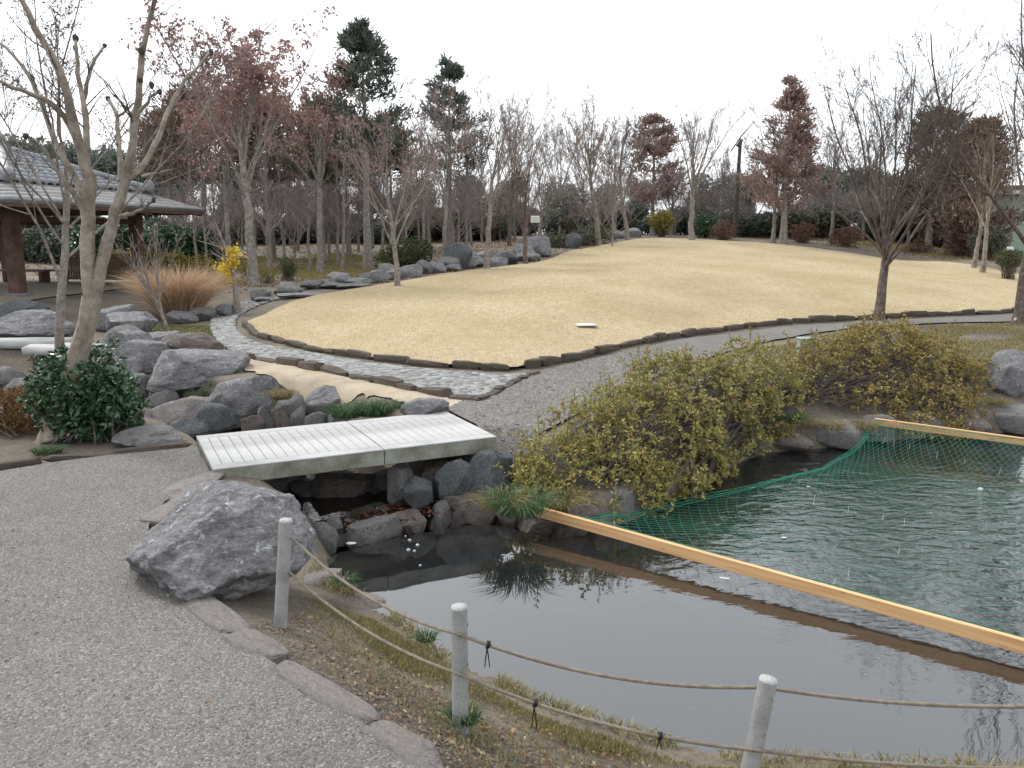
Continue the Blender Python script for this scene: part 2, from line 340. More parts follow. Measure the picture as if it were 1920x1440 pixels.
def tubes(P, R, k=5, cap=False):
    """P (n,m,3) polylines, R (n,m) radii -> verts, quads"""
    P = np.asarray(P, float); R = np.asarray(R, float); n, m, _ = P.shape
    T = np.empty_like(P); T[:, 1:-1] = P[:, 2:] - P[:, :-2]; T[:, 0] = P[:, 1] - P[:, 0]; T[:, -1] = P[:, -1] - P[:, -2]
    T /= np.linalg.norm(T, axis=2, keepdims=True) + 1e-9
    d = P[:, -1] - P[:, 0]; ref = np.where((np.abs(d[:, 2]) > .9 * np.linalg.norm(d, axis=1))[:, None], np.array([1., 0, 0]), np.array([0, 0, 1.]))
    A = np.cross(T, ref[:, None, :]); A /= np.linalg.norm(A, axis=2, keepdims=True) + 1e-9
    B = np.cross(T, A); a = np.arange(k) * 2 * np.pi / k
    V = P[:, :, None] + R[:, :, None, None] * (np.cos(a)[None, None, :, None] * A[:, :, None] + np.sin(a)[None, None, :, None] * B[:, :, None])
    idx = np.arange(n * m * k).reshape(n, m, k); nx = np.roll(idx, -1, axis=2)
    F = np.stack([idx[:, :-1], nx[:, :-1], nx[:, 1:], idx[:, 1:]], -1).reshape(-1, 4)
    return V.reshape(-1, 3), F
class Acc:
    def __init__(s): s.V = []; s.F3 = []; s.F4 = []; s.n = 0
    def put(s, V, F):
        F = np.asarray(F) + s.n; (s.F3 if F.shape[1] == 3 else s.F4).append(F); s.V.append(V); s.n += len(V)
    def mesh(s, name, smooth=False):
        Fs = [np.concatenate(q) for q in (s.F3, s.F4) if q]
        return mesh_np(name, np.concatenate(s.V), Fs, smooth)
def unit(v): return v / (np.linalg.norm(v, axis=-1, keepdims=True) + 1e-9)
def leaves(C, Dr, L, Wd, fold=.25, rng=RNG):
    """folded rhombic leaves: C base points, Dr directions, L lengths, Wd widths"""
    n = len(C); Dr = unit(Dr); r = unit(rng.normal(size=(n, 3)))
    S = unit(np.cross(Dr, r)); N = np.cross(S, Dr)
    L = np.broadcast_to(L, (n,))[:, None]; Wd = np.broadcast_to(Wd, (n,))[:, None]
    mid = C + Dr * L * .5 + N * Wd * fold
    V = np.stack([C, mid + S * Wd * .5, C + Dr * L, mid - S * Wd * .5], 1).reshape(-1, 3)
    i = np.arange(n)[:, None] * 4
    return V, np.concatenate([i + np.array([[0, 1, 2]]), i + np.array([[0, 2, 3]])])
def blades(C, Dr, L, Wd, droop=.3, rng=RNG):
    """grass blades of two segments that bend over"""
    n = len(C); Dr = unit(Dr); S = unit(np.cross(Dr, rng.normal(size=(n, 3))))
    L = np.broadcast_to(L, (n,))[:, None]; Wd = np.broadcast_to(Wd, (n,))[:, None]
    hz_ = Dr.copy(); hz_[:, 2] = 0
    m = C + Dr * L * .55; tip = C + Dr * L + hz_ * L * droop; tip[:, 2] -= (L * droop)[:, 0] * .8
    V = np.stack([C - S * Wd * .5, C + S * Wd * .5, m + S * Wd * .4, m - S * Wd * .4, tip], 1).reshape(-1, 3)
    i = np.arange(n)[:, None] * 5
    return V, np.concatenate([i + np.array([[0, 1, 2]]), i + np.array([[0, 2, 3]]), i + np.array([[3, 2, 4]])])
# ------------------------------------------------------------------ the setting
def axis(fine0, fine1, step, mid0, mid1, mstep, lo, hi):
    a = list(np.arange(fine0, fine1, step)); b = list(np.arange(fine1, mid1, mstep)); c = list(np.arange(mid0, fine0, mstep))
    e = [hi]; q = mstep; v = mid1
    up = []
    while v < hi: up.append(v); q *= 1.35; v += q
    dn = []; q = mstep; v = mid0 - mstep
    while v > lo: dn.append(v); q *= 1.35; v -= q
    return np.array(sorted(set(np.round([lo] + dn[::-1] + c + a + b + up + e, 4))))
gx = axis(-7, 7, .05, -22, 22, .35, -400, 400); gy = axis(1.8, 12.5, .05, -1.5, 52, .35, -60, 600)
GX, GY = np.meshgrid(gx, gy, indexing='ij')
GZZ = h(GX.ravel(), GY.ravel()).reshape(GX.shape)
nx_, ny_ = GX.shape; idx = np.arange(nx_ * ny_).reshape(nx_, ny_)
F = np.stack([idx[:-1, :-1], idx[1:, :-1], idx[1:, 1:], idx[:-1, 1:]], -1).reshape(-1, 4)
jit = np.array([noise.noise((x * 3, y * 3, 0)) if abs(x) < 9 and y < 16 else 0 for x, y in zip(GX.ravel(), GY.ravel())]) * .012
g = add("ground", mesh_np("ground", np.stack([GX.ravel(), GY.ravel(), GZZ.ravel() + jit - .014], 1), F, True), SOILM)
tag(g, "bare brown soil with patches of moss and leaf litter", kind="structure")

def densify(pts, step, close=True):
    out = []; n = len(pts)
    for i in range(n if close else n - 1):
        a = np.array(pts[i][:2], float); b = np.array(pts[(i + 1) % n][:2], float); k = max(1, int(np.linalg.norm(b - a) / step))
        for j in range(k): out.append(tuple(a + (b - a) * j / k))
    if not close: out.append(tuple(pts[-1][:2]))
    return out
def smooth_line(pts, it=2, close=False):
    p = [np.array(q[:2], float) for q in pts]
    for _ in range(it):
        o = []; n = len(p)
        for i in range(n if close else n - 1):
            a, b = p[i], p[(i + 1) % n]; o += [a * .75 + b * .25, a * .25 + b * .75]
        if not close: o = [p[0]] + o + [p[-1]]
        p = o
    return [tuple(q) for q in p]
def sheet(name, poly, off, step, mat, label, flatten=None, wob=.0):
    b = densify(poly, step)
    if wob: b = [(x + wob * noise.noise((x * 4, y * 4, 3)), y + wob * noise.noise((x * 4, y * 4, 9))) for x, y in b]
    xs = np.array([p[0] for p in b]); ys = np.array([p[1] for p in b])
    X, Y = np.meshgrid(np.arange(xs.min(), xs.max(), step), np.arange(ys.min(), ys.max(), step)); X = X.ravel(); Y = Y.ravel()
    X = X + RNG.uniform(-.2, .2, X.size) * step; Y = Y + RNG.uniform(-.2, .2, Y.size) * step
    k = inside(X, Y, b) & (seg_dist(X, Y, b, True) > step * .5)
    pts = [Vector(p) for p in b] + [Vector((x, y)) for x, y in zip(X[k], Y[k])]
    n = len(b)
    r = geometry.delaunay_2d_cdt(pts, [(i, (i + 1) % n) for i in range(n)], [], 1, 1e-5)
    V2 = np.array([(v.x, v.y) for v in r[0]]); F = np.array([f for f in r[2]])
    c = V2[F].mean(1); F = F[inside(c[:, 0], c[:, 1], b)]
    a = V2[F]; cr = (a[:, 1, 0] - a[:, 0, 0]) * (a[:, 2, 1] - a[:, 0, 1]) - (a[:, 1, 1] - a[:, 0, 1]) * (a[:, 2, 0] - a[:, 0, 0])
    F[cr < 0] = F[cr < 0][:, ::-1]
    Z = (h(V2[:, 0], V2[:, 1]) if flatten is None else np.full(len(V2), flatten)) + off
    o = add(name, mesh_np(name, np.c_[V2, Z], F, True), mat); tag(o, label, kind="structure"); return o
# lawn
LF = [GT(a, b) for a, b in [(458,608),(466,622),(490,634),(560,650),(650,668),(760,682),(860,691),(945,696),(1000,689),(1100,668),(1200,646),(1330,622),(1450,608),(1600,599),(1750,592),(1920,585)]]
LF = [(p[0], p[1]) for p in LF]
LB = [(XD(2200, 22), 22), (XD(2200, 31), 31), (XD(1920, 32), 32), (XD(1700, 37), 37), (XD(1500, 41), 41), (XD(1350, 42), 42), (XD(1200, 42.5), 42.5), (XD(1100, 37), 37), (XD(1030, 31), 31), (XD(930, 28), 28), (XD(830, 25.5), 25.5), (XD(700, 23), 23), (XD(620, 21.5), 21.5), (XD(530, 20), 20), (XD(480, 18.6), 18.6)]
LAWN = smooth_line(LF + LB, 2, True)
lawn = sheet("lawn", LAWN, .045, .33, LAWNM, "dry straw coloured lawn rising to a low crest", wob=.12)
# paths
COB_IN = [GT(a, b)[:2] for a, b in [(560,556),(500,566),(452,588),(440,606),(446,628),(480,645),(560,661),(650,678),(760,692),(860,701),(945,706),(985,703)]]
COB_OUT = [GT(a, b)[:2] for a, b in [(975,712),(918,742),(895,748),(840,742),(760,727),(650,702),(540,681),(440,666),(405,640),(392,612),(400,590),(430,572),(500,557)]]
COB = smooth_line(COB_IN, 1) + smooth_line(COB_OUT, 1)
cob = sheet("cobbled_path", COB, .016, .25, surf("path_grit", [(.10,.095,.085), (.19,.18,.16)], 4, .95, 60, None, .5, .01), "cobbled path curving round the lawn")
GR = [GT(a, b)[:2] for a, b in [(832,772),(868,752),(905,752),(935,742),(985,708),(1010,700),(1100,677),(1200,655),(1330,631),(1450,616),(1600,606),(1750,599),(1920,591)]]
GR += [(XD(2250, 19.5), 19.5), (XD(2250, 17.5), 17.5)] + [GT(a, b)[:2] for a, b in [(1920,604),(1750,607),(1620,614),(1500,630),(1420,645),(1340,668),(1240,705),(1140,745),(1060,790),(1010,815)]] + [(-.02, 8.35), (-.75, 9.62)]
grav = sheet("gravel_path", GR, .018, .3, GRAVM, "grey gravel path between the lawn and the azaleas", wob=.06)
FP = [GT(a, b)[:2] for a, b in [(368,840),(250,852),(120,868),(0,886),(-250,925)]] + [(-9, 6.5), (-9, -6), (4, -6), (4, 1.1), (1.2, 1.75), (.2, 2.2)]
FP += [GT(a, b)[:2] for a, b in [(820,1440),(700,1374),(530,1262),(440,1205),(335,1108),(278,1050),(276,990),(310,945),(396,893)]]
fpath = sheet("gravel_path", FP, .018, .2, GRAVM, "wide grey gravel path in the left foreground", wob=.03)
SD = [GT(a, b)[:2] for a, b in [(435,668),(540,686),(650,708),(760,733),(840,748),(900,755),(868,756),(830,776),(740,750),(690,742),(560,745),(520,725),(455,690)]]
sand = sheet("sand_path", SD, .010, .08, SANDM, "pale sandy strip between boulders and cobbled path", wob=.12)
PAVFLOOR = [(-17.8, 19.2), (-11.6, 18.7), (-9.9, 26), (-16, 27.5)]
sheet("earth_floor", PAVFLOOR, .02, .5, surf("packed_earth", [(.20,.165,.13), (.27,.23,.185)], 2, .95, 50, None, .4, .01), "packed pale earth round the pavilion")
# water
def flat_poly(name, poly, z, mat, label):
    return sheet(name, poly, 0, .8, mat, label, flatten=z)
def shrink(poly, d):
    c = []; n = len(poly)
    for i in range(n):
        a = np.array(poly[i - 1]); b = np.array(poly[(i + 1) % n]); t = b - a; t = t / (np.linalg.norm(t) + 1e-9)
        c.append(tuple(np.array(poly[i]) + d * np.array((t[1], -t[0]))))
    return c
area = sum(POND[i][0] * POND[(i + 1) % len(POND)][1] - POND[(i + 1) % len(POND)][0] * POND[i][1] for i in range(len(POND)))
flat_poly("pond_water", shrink(POND, .06 if area > 0 else -.06), WATER, WATERM, "dark still pond reflecting the white sky")
SL = [np.array(p) for p in smooth_line(STREAM[:], 1)]
lf, rt = [], []
for i, p in enumerate(SL):
    t = SL[min(i + 1, len(SL) - 1)] - SL[max(i - 1, 0)]; t = t / np.linalg.norm(t); nn = np.array((-t[1], t[0]))
    w = 1.45 if 0 < i else 1.3
    if i == 0: p = p + t * .36
    lf.append(tuple(p + nn * w)); rt.append(tuple(p - nn * w))
ks = [i for i, p in enumerate(SL) if p[0] < -2.95][0]
SW = lf[:ks + 1] + rt[:ks + 1][::-1]; SW2 = lf[ks:] + rt[ks:][::-1]
STM, t_, b_ = M("stream_water"); b_.inputs['Base Color'].default_value = (.016, .013, .010, 1); b_.inputs['Roughness'].default_value = .03
b_.inputs['IOR'].default_value = 1.33
bump(t_, b_, nz(t_, 5, 3, .5), .12, .03)
flat_poly("stream_water", SW, POOL, STM, "dark pool under the stone bridge")
flat_poly("stream_water", SW2, UPPER, STM, "shallow stream upstream of the stone bridge")

# cobbles: too small to pick apart one by one, real geometry in one part of the path
bm = bmesh.new(); bmesh.ops.create_cube(bm, size=1.0); bmesh.ops.bevel(bm, geom=list(bm.edges), offset=.16, segments=1, affect='EDGES')
CV = np.array([v.co[:] for v in bm.verts]); bmesh.ops.triangulate(bm, faces=list(bm.faces)); CF = np.array([[v.index for v in f.verts] for f in bm.faces]); bm.free()
def resample(pts, step):
    p = np.array(pts); d = np.r_[0, np.cumsum(np.linalg.norm(np.diff(p, axis=0), axis=1))]
    n = max(2, int(d[-1] / step)); s = np.linspace(0, d[-1], n)
    return np.c_[np.interp(s, d, p[:, 0]), np.interp(s, d, p[:, 1])]
A = resample(smooth_line(COB_IN, 1), .1); B = resample(smooth_line(COB_OUT[::-1], 1), .1)
n = 230; A = A[np.linspace(0, len(A) - 1, n).astype(int)]; B = B[np.linspace(0, len(B) - 1, n).astype(int)]
acc = Acc(); pos = []
for i in range(n):
    wd = np.linalg.norm(B[i] - A[i]); k = max(3, int(wd / .125))
    tdir = A[min(i + 1, n - 1)] + B[min(i + 1, n - 1)] - A[max(i - 1, 0)] - B[max(i - 1, 0)]; ang = math.atan2(tdir[1], tdir[0])
    for j in range(k):
        q = (j + .5 + RNG.uniform(-.12, .12) + (.5 if i % 2 else 0) * .6) / (k + .3)
        pos.append((*(A[i] * (1 - q) + B[i] * q), ang + RNG.normal() * .12, wd / k))
pos = np.array(pos); zs = h(pos[:, 0], pos[:, 1])
for (x, y, a, w), z in zip(pos, zs):
    s = np.array((RNG.uniform(.085, .115), min(w, .16) * RNG.uniform(.78, .95), .05))
    v = CV * s; c, sn = math.cos(a), math.sin(a)
    V = np.c_[v[:, 0] * c - v[:, 1] * sn + x, v[:, 0] * sn + v[:, 1] * c + y, v[:, 2] + z + .012 + RNG.uniform(-.008, .008)]
    acc.put(V, CF)
o = add("cobbles", acc.mesh("cobbles"), COBM, cob); tag(o, kind="stuff")

# loose gravel on the near path
def scatter(poly, n, pad=.0, dens=None):
    p = np.array([q[:2] for q in poly]); out = []
    while len(out) < n:
        X = RNG.uniform(p[:, 0].min(), p[:, 0].max(), n * 2); Y = RNG.uniform(p[:, 1].min(), p[:, 1].max(), n * 2)
        k = inside(X, Y, poly)
        if dens is not None: k &= RNG.uniform(size=len(X)) < dens(X, Y)
        out += list(zip(X[k], Y[k]))
    return np.array(out[:n])
OCT = np.array([(1,0,0),(-1,0,0),(0,1,0),(0,-1,0),(0,0,1),(0,0,-1),(.6,.6,.4),(-.6,-.6,.4)], float)[:6]
OF = np.array([(0,2,4),(2,1,4),(1,3,4),(3,0,4)])
def pebbles(P, size, zoff=.018):
    n = len(P); z = h(P[:, 0], P[:, 1]) + zoff; a = RNG.uniform(0, 6.28, n); s = size * RNG.lognormal(0, .35, n)
    V = OCT[None, :5] * (1 + RNG.uniform(-.35, .35, (n, 5, 3))) * np.stack([s, s * .75, s * .6], 1)[:, None]
    c, sn = np.cos(a)[:, None], np.sin(a)[:, None]
    X = V[..., 0] * c - V[..., 1] * sn + P[:, 0, None]; Y = V[..., 0] * sn + V[..., 1] * c + P[:, 1, None]
    V = np.stack([X, Y, V[..., 2] + z[:, None]], -1).reshape(-1, 3)
    return V, (np.arange(n)[:, None, None] * 5 + OF[None]).reshape(-1, 3)
VIEW = lambda X, Y: np.where((np.abs(X) < Y * .68 + .3) & (Y > 2.0), np.clip((5.2 / np.maximum(Y, .1)) ** 1.3, 0, 1) , 0)
V, F = pebbles(scatter(FP, 52000, dens=VIEW), .0050)
tag(add("loose_gravel", mesh_np("loose_gravel", V, F), PEBM, fpath), kind="stuff")
V, F = pebbles(scatter(GR, 9000, dens=lambda X, Y: (Y < 15) * 1.0), .013)
tag(add("loose_gravel", mesh_np("loose_gravel", V, F), PEBM, grav), kind="stuff")
# short dry grass standing on the lawn
LP = scatter(LAWN, 190000, dens=lambda X, Y: np.clip((13.5 / Y) ** 1.6, 0, 1) * (np.abs(X) < Y * .7 + 1))
Z = h(LP[:, 0], LP[:, 1]) + .04
D = RNG.normal(size=(len(LP), 3)) * .55; D[:, 2] = np.abs(D[:, 2]) * .6 + .55
V, F = leaves(np.c_[LP, Z], D, RNG.uniform(.018, .038, len(LP)), .0055, .1)
DRYG = leafmat("dry_grass_blades", [(.36,.28,.165), (.47,.38,.235), (.54,.45,.29), (.60,.51,.35), (.27,.20,.12)], .8, .2, .1)
tag(add("dry_grass", mesh_np("dry_grass", V, F), DRYG, lawn), kind="stuff")

# ------------------------------------------------------------------ stones
ords = "first second third fourth fifth sixth seventh eighth ninth tenth eleventh twelfth thirteenth fourteenth fifteenth sixteenth seventeenth eighteenth nineteenth twentieth".split()
def ordinal(i):
    if i < 20: return ords[i]
    tens = {2: "twenty", 3: "thirty", 4: "forty", 5: "fifty"}[(i + 1) // 10]; u = (i + 1) % 10
    return tens + "-" + ords[u - 1] if u else {30: "thirtieth", 40: "fortieth", 50: "fiftieth"}[i + 1]
_rock_cache = {}
def rock_mesh(seed, sub=4, cuts=9, rough=.09, detail=2.2, ridged=.0, dr=(.58, .9), pre=None):
    bm = bmesh.new(); bmesh.ops.create_icosphere(bm, subdivisions=sub, radius=1.0)
    rg = np.random.default_rng(seed); V = np.array([v.co[:] for v in bm.verts])
    if pre is not None: V = pre(V)
    for _ in range(cuts):
        nrm = unit(rg.normal(size=3)); d = rg.uniform(*dr)
        ex = np.maximum(0, V @ nrm - d); V -= ex[:, None] * nrm * .93
    off = Vector(tuple(rg.uniform(-50, 50, 3)))
    for i in range(len(V)):
        p = Vector(V[i]); n1 = noise.fractal(p * detail + off, 1.0, 2.1, 5); 
        r = abs(noise.noise(p * detail * 2.3 + off * 1.7)) if ridged else 0
        V[i] *= 1 + rough * n1 - ridged * r + (.022 * noise.fractal(p * 7.5 + off, 1.0, 2.2, 3) if sub >= 4 else 0)
    mx = np.abs(V).max(0); V /= mx
    for v, c in zip(bm.verts, V): v.co = c
    me = bm_mesh("rock", bm, True)
    return me
RV = [rock_mesh(100 + i, 5, 18 + i % 7, .06, 3.0, .05, (.52, .86)) for i in range(12)]
RS = [rock_mesh(300 + i, 4, 14, .06, 3.0, .05, (.52, .86)) for i in range(10)]
_rn = [0]
def rock(px, py, wpx, hpx, label, mat=None, z=None, name="boulder", cat="rock", group=None, rz=None, small=False, mesh=None, depth=None, D=None, sink=.3, tilt=None):
    """a stone whose front foot is seen at (px,py) and that is wpx by hpx in the photograph"""
    p = GD(px, py, D) if D else (GZ(px, py, z) if z is not None else GT(px, py))
    dist = math.hypot(p[0], p[1]); sc = math.hypot(dist, CAMZ - p[2]) / FPX
    w, hh = wpx * sc, hpx * sc; i = _rn[0]; _rn[0] += 1
    me = mesh or (RS if small else RV)[i % (10 if small else 12)]
    me2 = me
    if len(me.materials) == 0: me.materials.append(ROCKM[0])
    dp = depth if depth else .8 * w
    view = np.array((p[0], p[1])) / dist
    c = np.array((p[0], p[1])) + view * dp * .42
    el = max(.05, (CAMZ - p[2]) / dist)
    H = max(.3 * hh, (hh - dp * .55 * el)) * 1.05
    o = add(name, me2, None, None, (c[0], c[1], p[2] + H * (.5 - sink * .5) ), None, (w * .52, dp * .52, H * (.5 + sink * .5)))
    a = math.atan2(-view[0], view[1]); flip = (i * 37 % 7 - 3) * .12
    o.rotation_euler = ((tilt or 0), 0, a + (rz if rz is not None else flip))
    o.material_slots[0].link = 'OBJECT'; o.material_slots[0].material = mat or ROCKM[i % 3 if i % 3 < 2 else 0]
    tag(o, label, cat, group); return o
# the big boulder
def dome(V):
    V = V.copy(); V[:, 0] += .16 * V[:, 2]
    for nx, ny, nzz, d in [(-.62,-.1,.78,.58),(-.40,-.78,.48,.66),(.30,-.84,.45,.70),(.92,-.2,.25,.80),(.42,.15,.9,.70),(-.1,-.5,.86,.72),(.0,.9,.4,.75),(-.9,-.3,.1,.86),(-.75,.5,.4,.7),(.65,-.6,.5,.74)]:
        nn = unit(np.array((nx, ny, nzz))); ex = np.maximum(0, V @ nn - d); V -= ex[:, None] * nn * .95
    return V
bm_ = rock_mesh(4266, 6, 16, .085, 2.4, .085, (.78, .95), dome)
rock(430, 1130, 336, 262, "huge craggy grey violet boulder at the corner of the foreground path", ROCKM[0], z=-.10, mesh=bm_, rz=.25, depth=.98, sink=.25)
big = [  # px, foot, width, height, material, label
 (38,602,78,38,SLATE,"dark rounded rock at the left picture edge, below the pavilion"),
 (62,634,112,46,ROCKM[0],"broad low grey rock just behind the far stone footbridge"),
 (215,618,70,40,ROCKM[0],"grey rock right behind the pale forked tree trunk"),
 (252,628,86,46,ROCKM[0],"smooth sloping grey rock left of the tawny grass clump"),
 (232,645,62,34,ROCKM[1],"small slanted rock with moss on it, above the stream boulders"),
 (250,668,74,48,ROCKM[0],"grey rock with a flat pale ledge near the end of the far footbridge"),
 (306,662,74,44,ROCKM[0],"dark violet domed rock at the back of the stream boulders"),
 (370,676,112,52,ROCKM[2],"brown sided boulder beside the cobbled path bend"),
 (276,706,98,60,ROCKM[0],"furrowed pale grey boulder on the stream bank"),
 (384,728,170,72,ROCKM[0],"long angular boulder with a white streak on the stream bank"),
 (466,800,118,92,ROCKM[0],"tall rounded brown violet boulder behind the left end of the bridge"),
 (618,792,118,80,ROCKM[0],"round topped grey boulder behind the middle of the bridge"),
 (788,782,96,44,ROCKM[0],"low grey rock behind the right end of the bridge"),
 (285,838,116,40,ROCKM[1],"flat spreading rock against the path edge left of the bridge"),
 (212,818,52,30,ROCKM[1],"small pale rock under the dark green shrub"),
 (238,800,74,44,ROCKM[2],"pale brown rock at the lip of the small cascade"),
 (1884,735,78,70,ROCKM[0],"craggy grey rock at the right picture edge beside the azalea"),
]
for r in big: rock(r[0], r[1] + 4, r[2] * 1.12, r[3] * 1.10, r[5], r[4])
# stones in and along the stream: explicit foot height
st = [(262,745,44,38,ROCKM[1],-.40),(300,732,48,32,ROCKM[2],-.36),(324,748,40,38,SLATE,-.40),(292,752,34,20,ROCKM[1],-.42),(355,755,56,34,ROCKM[2],-.42),(392,742,46,30,ROCKM[1],-.36),
      (330,792,104,42,FLAT,-.40),(258,792,64,34,FLAT,-.38),(384,772,70,30,FLAT,-.42),(346,818,78,40,SLATE,-.44),(398,808,66,46,SLATE,-.44),(474,806,40,26,ROCKM[2],-.42),
      (498,802,30,36,ROCKM[1],-.42),(526,800,38,34,ROCKM[2],-.42),(556,798,32,32,ROCKM[1],-.42),(590,802,40,28,ROCKM[1],-.42),(440,740,52,26,ROCKM[1],-.3),
      (20,720,60,30,ROCKM[1],-.4),(62,745,70,34,ROCKM[1],-.42),(18,770,64,36,ROCKM[0],-.42),(110,690,50,26,ROCKM[1],-.42),(60,700,40,22,SLATE,-.42),(425,775,60,36,ROCKM[1],-.4),(450,765,50,30,ROCKM[1],-.35),(540,775,60,36,ROCKM[1],-.3),(345,735,60,34,ROCKM[0],-.3),(305,760,50,26,ROCKM[1],-.4),(230,745,60,40,ROCKM[0],-.35),(215,765,50,34,ROCKM[1],-.4),(690,790,60,30,ROCKM[1],-.35),(640,800,50,30,SLATE,-.42)]
place = ["upstream of the bridge"]
for i, r in enumerate(st):
    rock(r[0], r[1], r[2] * 1.15, r[3] * 1.1, ordinal(sorted(t[0] for t in st).index(r[0])) + " small stone from the left in the stream bed upstream of the bridge", r[4], z=r[5], name="stream_stone", cat="stone", group="small stones in the stream bed", small=True, sink=1.2)
weir = [(602,1030,60,58,ROCKM[1],"rounded grey stone in the low weir, touching the huge boulder"),(628,1016,46,42,ROCKM[1],"small round greenish stone second from the huge boulder in the weir"),
        (698,1018,104,44,ROCKM[1],"wet slab stone in the middle of the weir"),(768,1000,74,46,ROCKM[2],"dark wet stone in the weir where water trickles over"),
        (826,984,44,44,ROCKM[1],"small upright stone between wet stone and long stone of the weir"),(886,978,104,52,ROCKM[2],"long brown stone at the right end of the weir"),
        (1010,996,70,34,ROCKM[2],"brown bank stone under the left end of the timber beam"),(960,985,60,40,ROCKM[2],"earthy bank stone below the grass tuft by the pond"),
        (660,1005,50,30,ROCKM[1],"low flat stone behind the wet slab of the weir")]
for r in weir: rock(r[0], r[1], r[2] * 1.08, r[3] * 1.2, r[5], r[4], z=WATER - .02, sink=.8, depth=.32)
under = [(640,940,136,60,ROCKM[2],"large rounded brown boulder in the shadow under the bridge"),(722,925,60,52,ROCKM[1],"grey stone right of the large boulder under the bridge"),
         (782,930,64,50,SLATE,"dark stone in the middle of the bank under the bridge"),(850,918,76,74,SLATE,"dark upright stone under the right half of the bridge"),
         (908,915,72,72,SLATE,"dark grey stone under the right corner of the bridge"),(520,930,110,60,ROCKM[1],"grey stone in the shade between huge boulder and bridge"),(575,935,70,46,SLATE,"dark wet stone left of the large boulder under the bridge"),(700,930,40,30,ROCKM[2],"small brown stone at the pool edge under the bridge"),(752,920,50,60,ROCKM[1],"narrow stone wedged under the middle of the bridge"),(815,905,56,56,ROCKM[2],"brown stone between the two dark stones under the bridge"),(880,890,70,44,ROCKM[2],"brown stone high under the right end of the bridge"),(935,905,60,60,SLATE,"dark stone just outside the right corner of the bridge")]
for r in under:
    k_ = r[0] > 740; rock(r[0], r[1] + (6 if k_ else 0), r[2] * (1.15 if k_ else 1), r[3] * (1.15 if k_ else 1), r[5], r[4], z=-.42 if k_ else POOL - .03, depth=.45, sink=.8)
# bank stones along the far pond edge
bs_ = sorted([1395,1470,1555,1590,1640,1330,1280,1230,1150,1090,1720,1800,1880])
for i, (a, b, w, hh) in enumerate([(1395,850,90,34),(1470,838,96,22),(1555,832,100,26),(1590,824,50,22),(1640,820,70,26),(1330,880,70,30),(1280,905,70,30),(1230,930,70,30),(1150,965,80,30),(1090,990,60,30),(1720,812,90,24),(1800,806,90,24),(1880,802,90,24)]):
    rock(a, b, w * 1.1, hh * 1.7, ordinal(bs_.index(a)) + " flat stone from the left along the far pond bank below the azaleas", ROCKM[2] if i % 2 else ROCKM[1], z=-.57, name="bank_stone", cat="stone", group="stones lining the far pond bank", small=True, sink=.5)
for i, (a, b, w, hh) in enumerate([(600,1110,90,40),(690,1140,80,26),(640,1105,60,30)]):
    rock(a, b, w, hh, ["grey slab stone on the near bank beside the huge boulder", "pale flat stone on the near pond bank behind the rope", "weathered stone between huge boulder and pond"][i], FLAT, z=-.42, name="bank_stone", cat="stone", small=True, sink=.4)
# rockery along the left side of the lawn
rk = [(345,590,60,30),(375,585,60,36),(425,582,44,28),(488,556,44,26),(540,553,62,30),(585,545,50,20),(628,552,64,14),(640,530,52,30),(610,540,40,18),(672,545,52,16),(690,535,40,22),(712,540,50,28),(735,532,40,26),(730,515,58,34),(768,530,54,30),(755,520,40,20),
      (795,515,44,34),(820,512,44,26),(838,508,50,40),(858,500,60,62),(880,500,40,24),(850,515,40,16),(885,490,46,40),(900,480,50,36),(930,505,50,22),(950,497,58,34),(985,490,60,26),(985,475,50,40),(1010,475,60,50),(905,498,40,18),(1075,430,36,36),(1092,428,36,26),(1150,440,50,26),(1180,440,46,24),(660,560,70,14),(505,562,60,10),(560,570,110,12)]
rk.sort()
special = {(858,500,60,62): "tallest dark round rock of the rockery beside the lawn", (950,497,58,34): "smooth egg shaped blue grey boulder tilted beside the lawn", (1075,430,36,36): "pinkish boulder on the rise behind the lawn", (1092,428,36,26): "blue grey rock beside the pinkish boulder behind the lawn", (730,515,58,34): "broad mossy boulder under the trees behind the rockery"}
for i, r in enumerate(rk):
    D = None
    # distance of the rockery follows the lawn's left border
    D = float(np.interp(r[0], [340, 430, 530, 700, 830, 930, 1030, 1100, 1200], [19, 20, 20.8, 24, 26.5, 29, 32, 40, 46]))
    D += (float(np.interp(r[0], [340, 430, 530, 700, 830, 930, 1030], [588, 580, 570, 540, 518, 506, 492])) - r[1]) * .055 if r[0] < 1040 else 0
    x = XD(r[0], D); z = h1(x, D)
    rock(r[0], HZ + (CAMZ - z) * FPX / D, r[2] * .95, r[3] * .75, special.get(r, ordinal(i) + " rock from the left in the rockery along the lawn"), SLATE if r in special and r[0] > 800 else ROCKM[i % 2], D=D, name="rockery_stone", group="rockery stones along the left of the lawn", small=True)

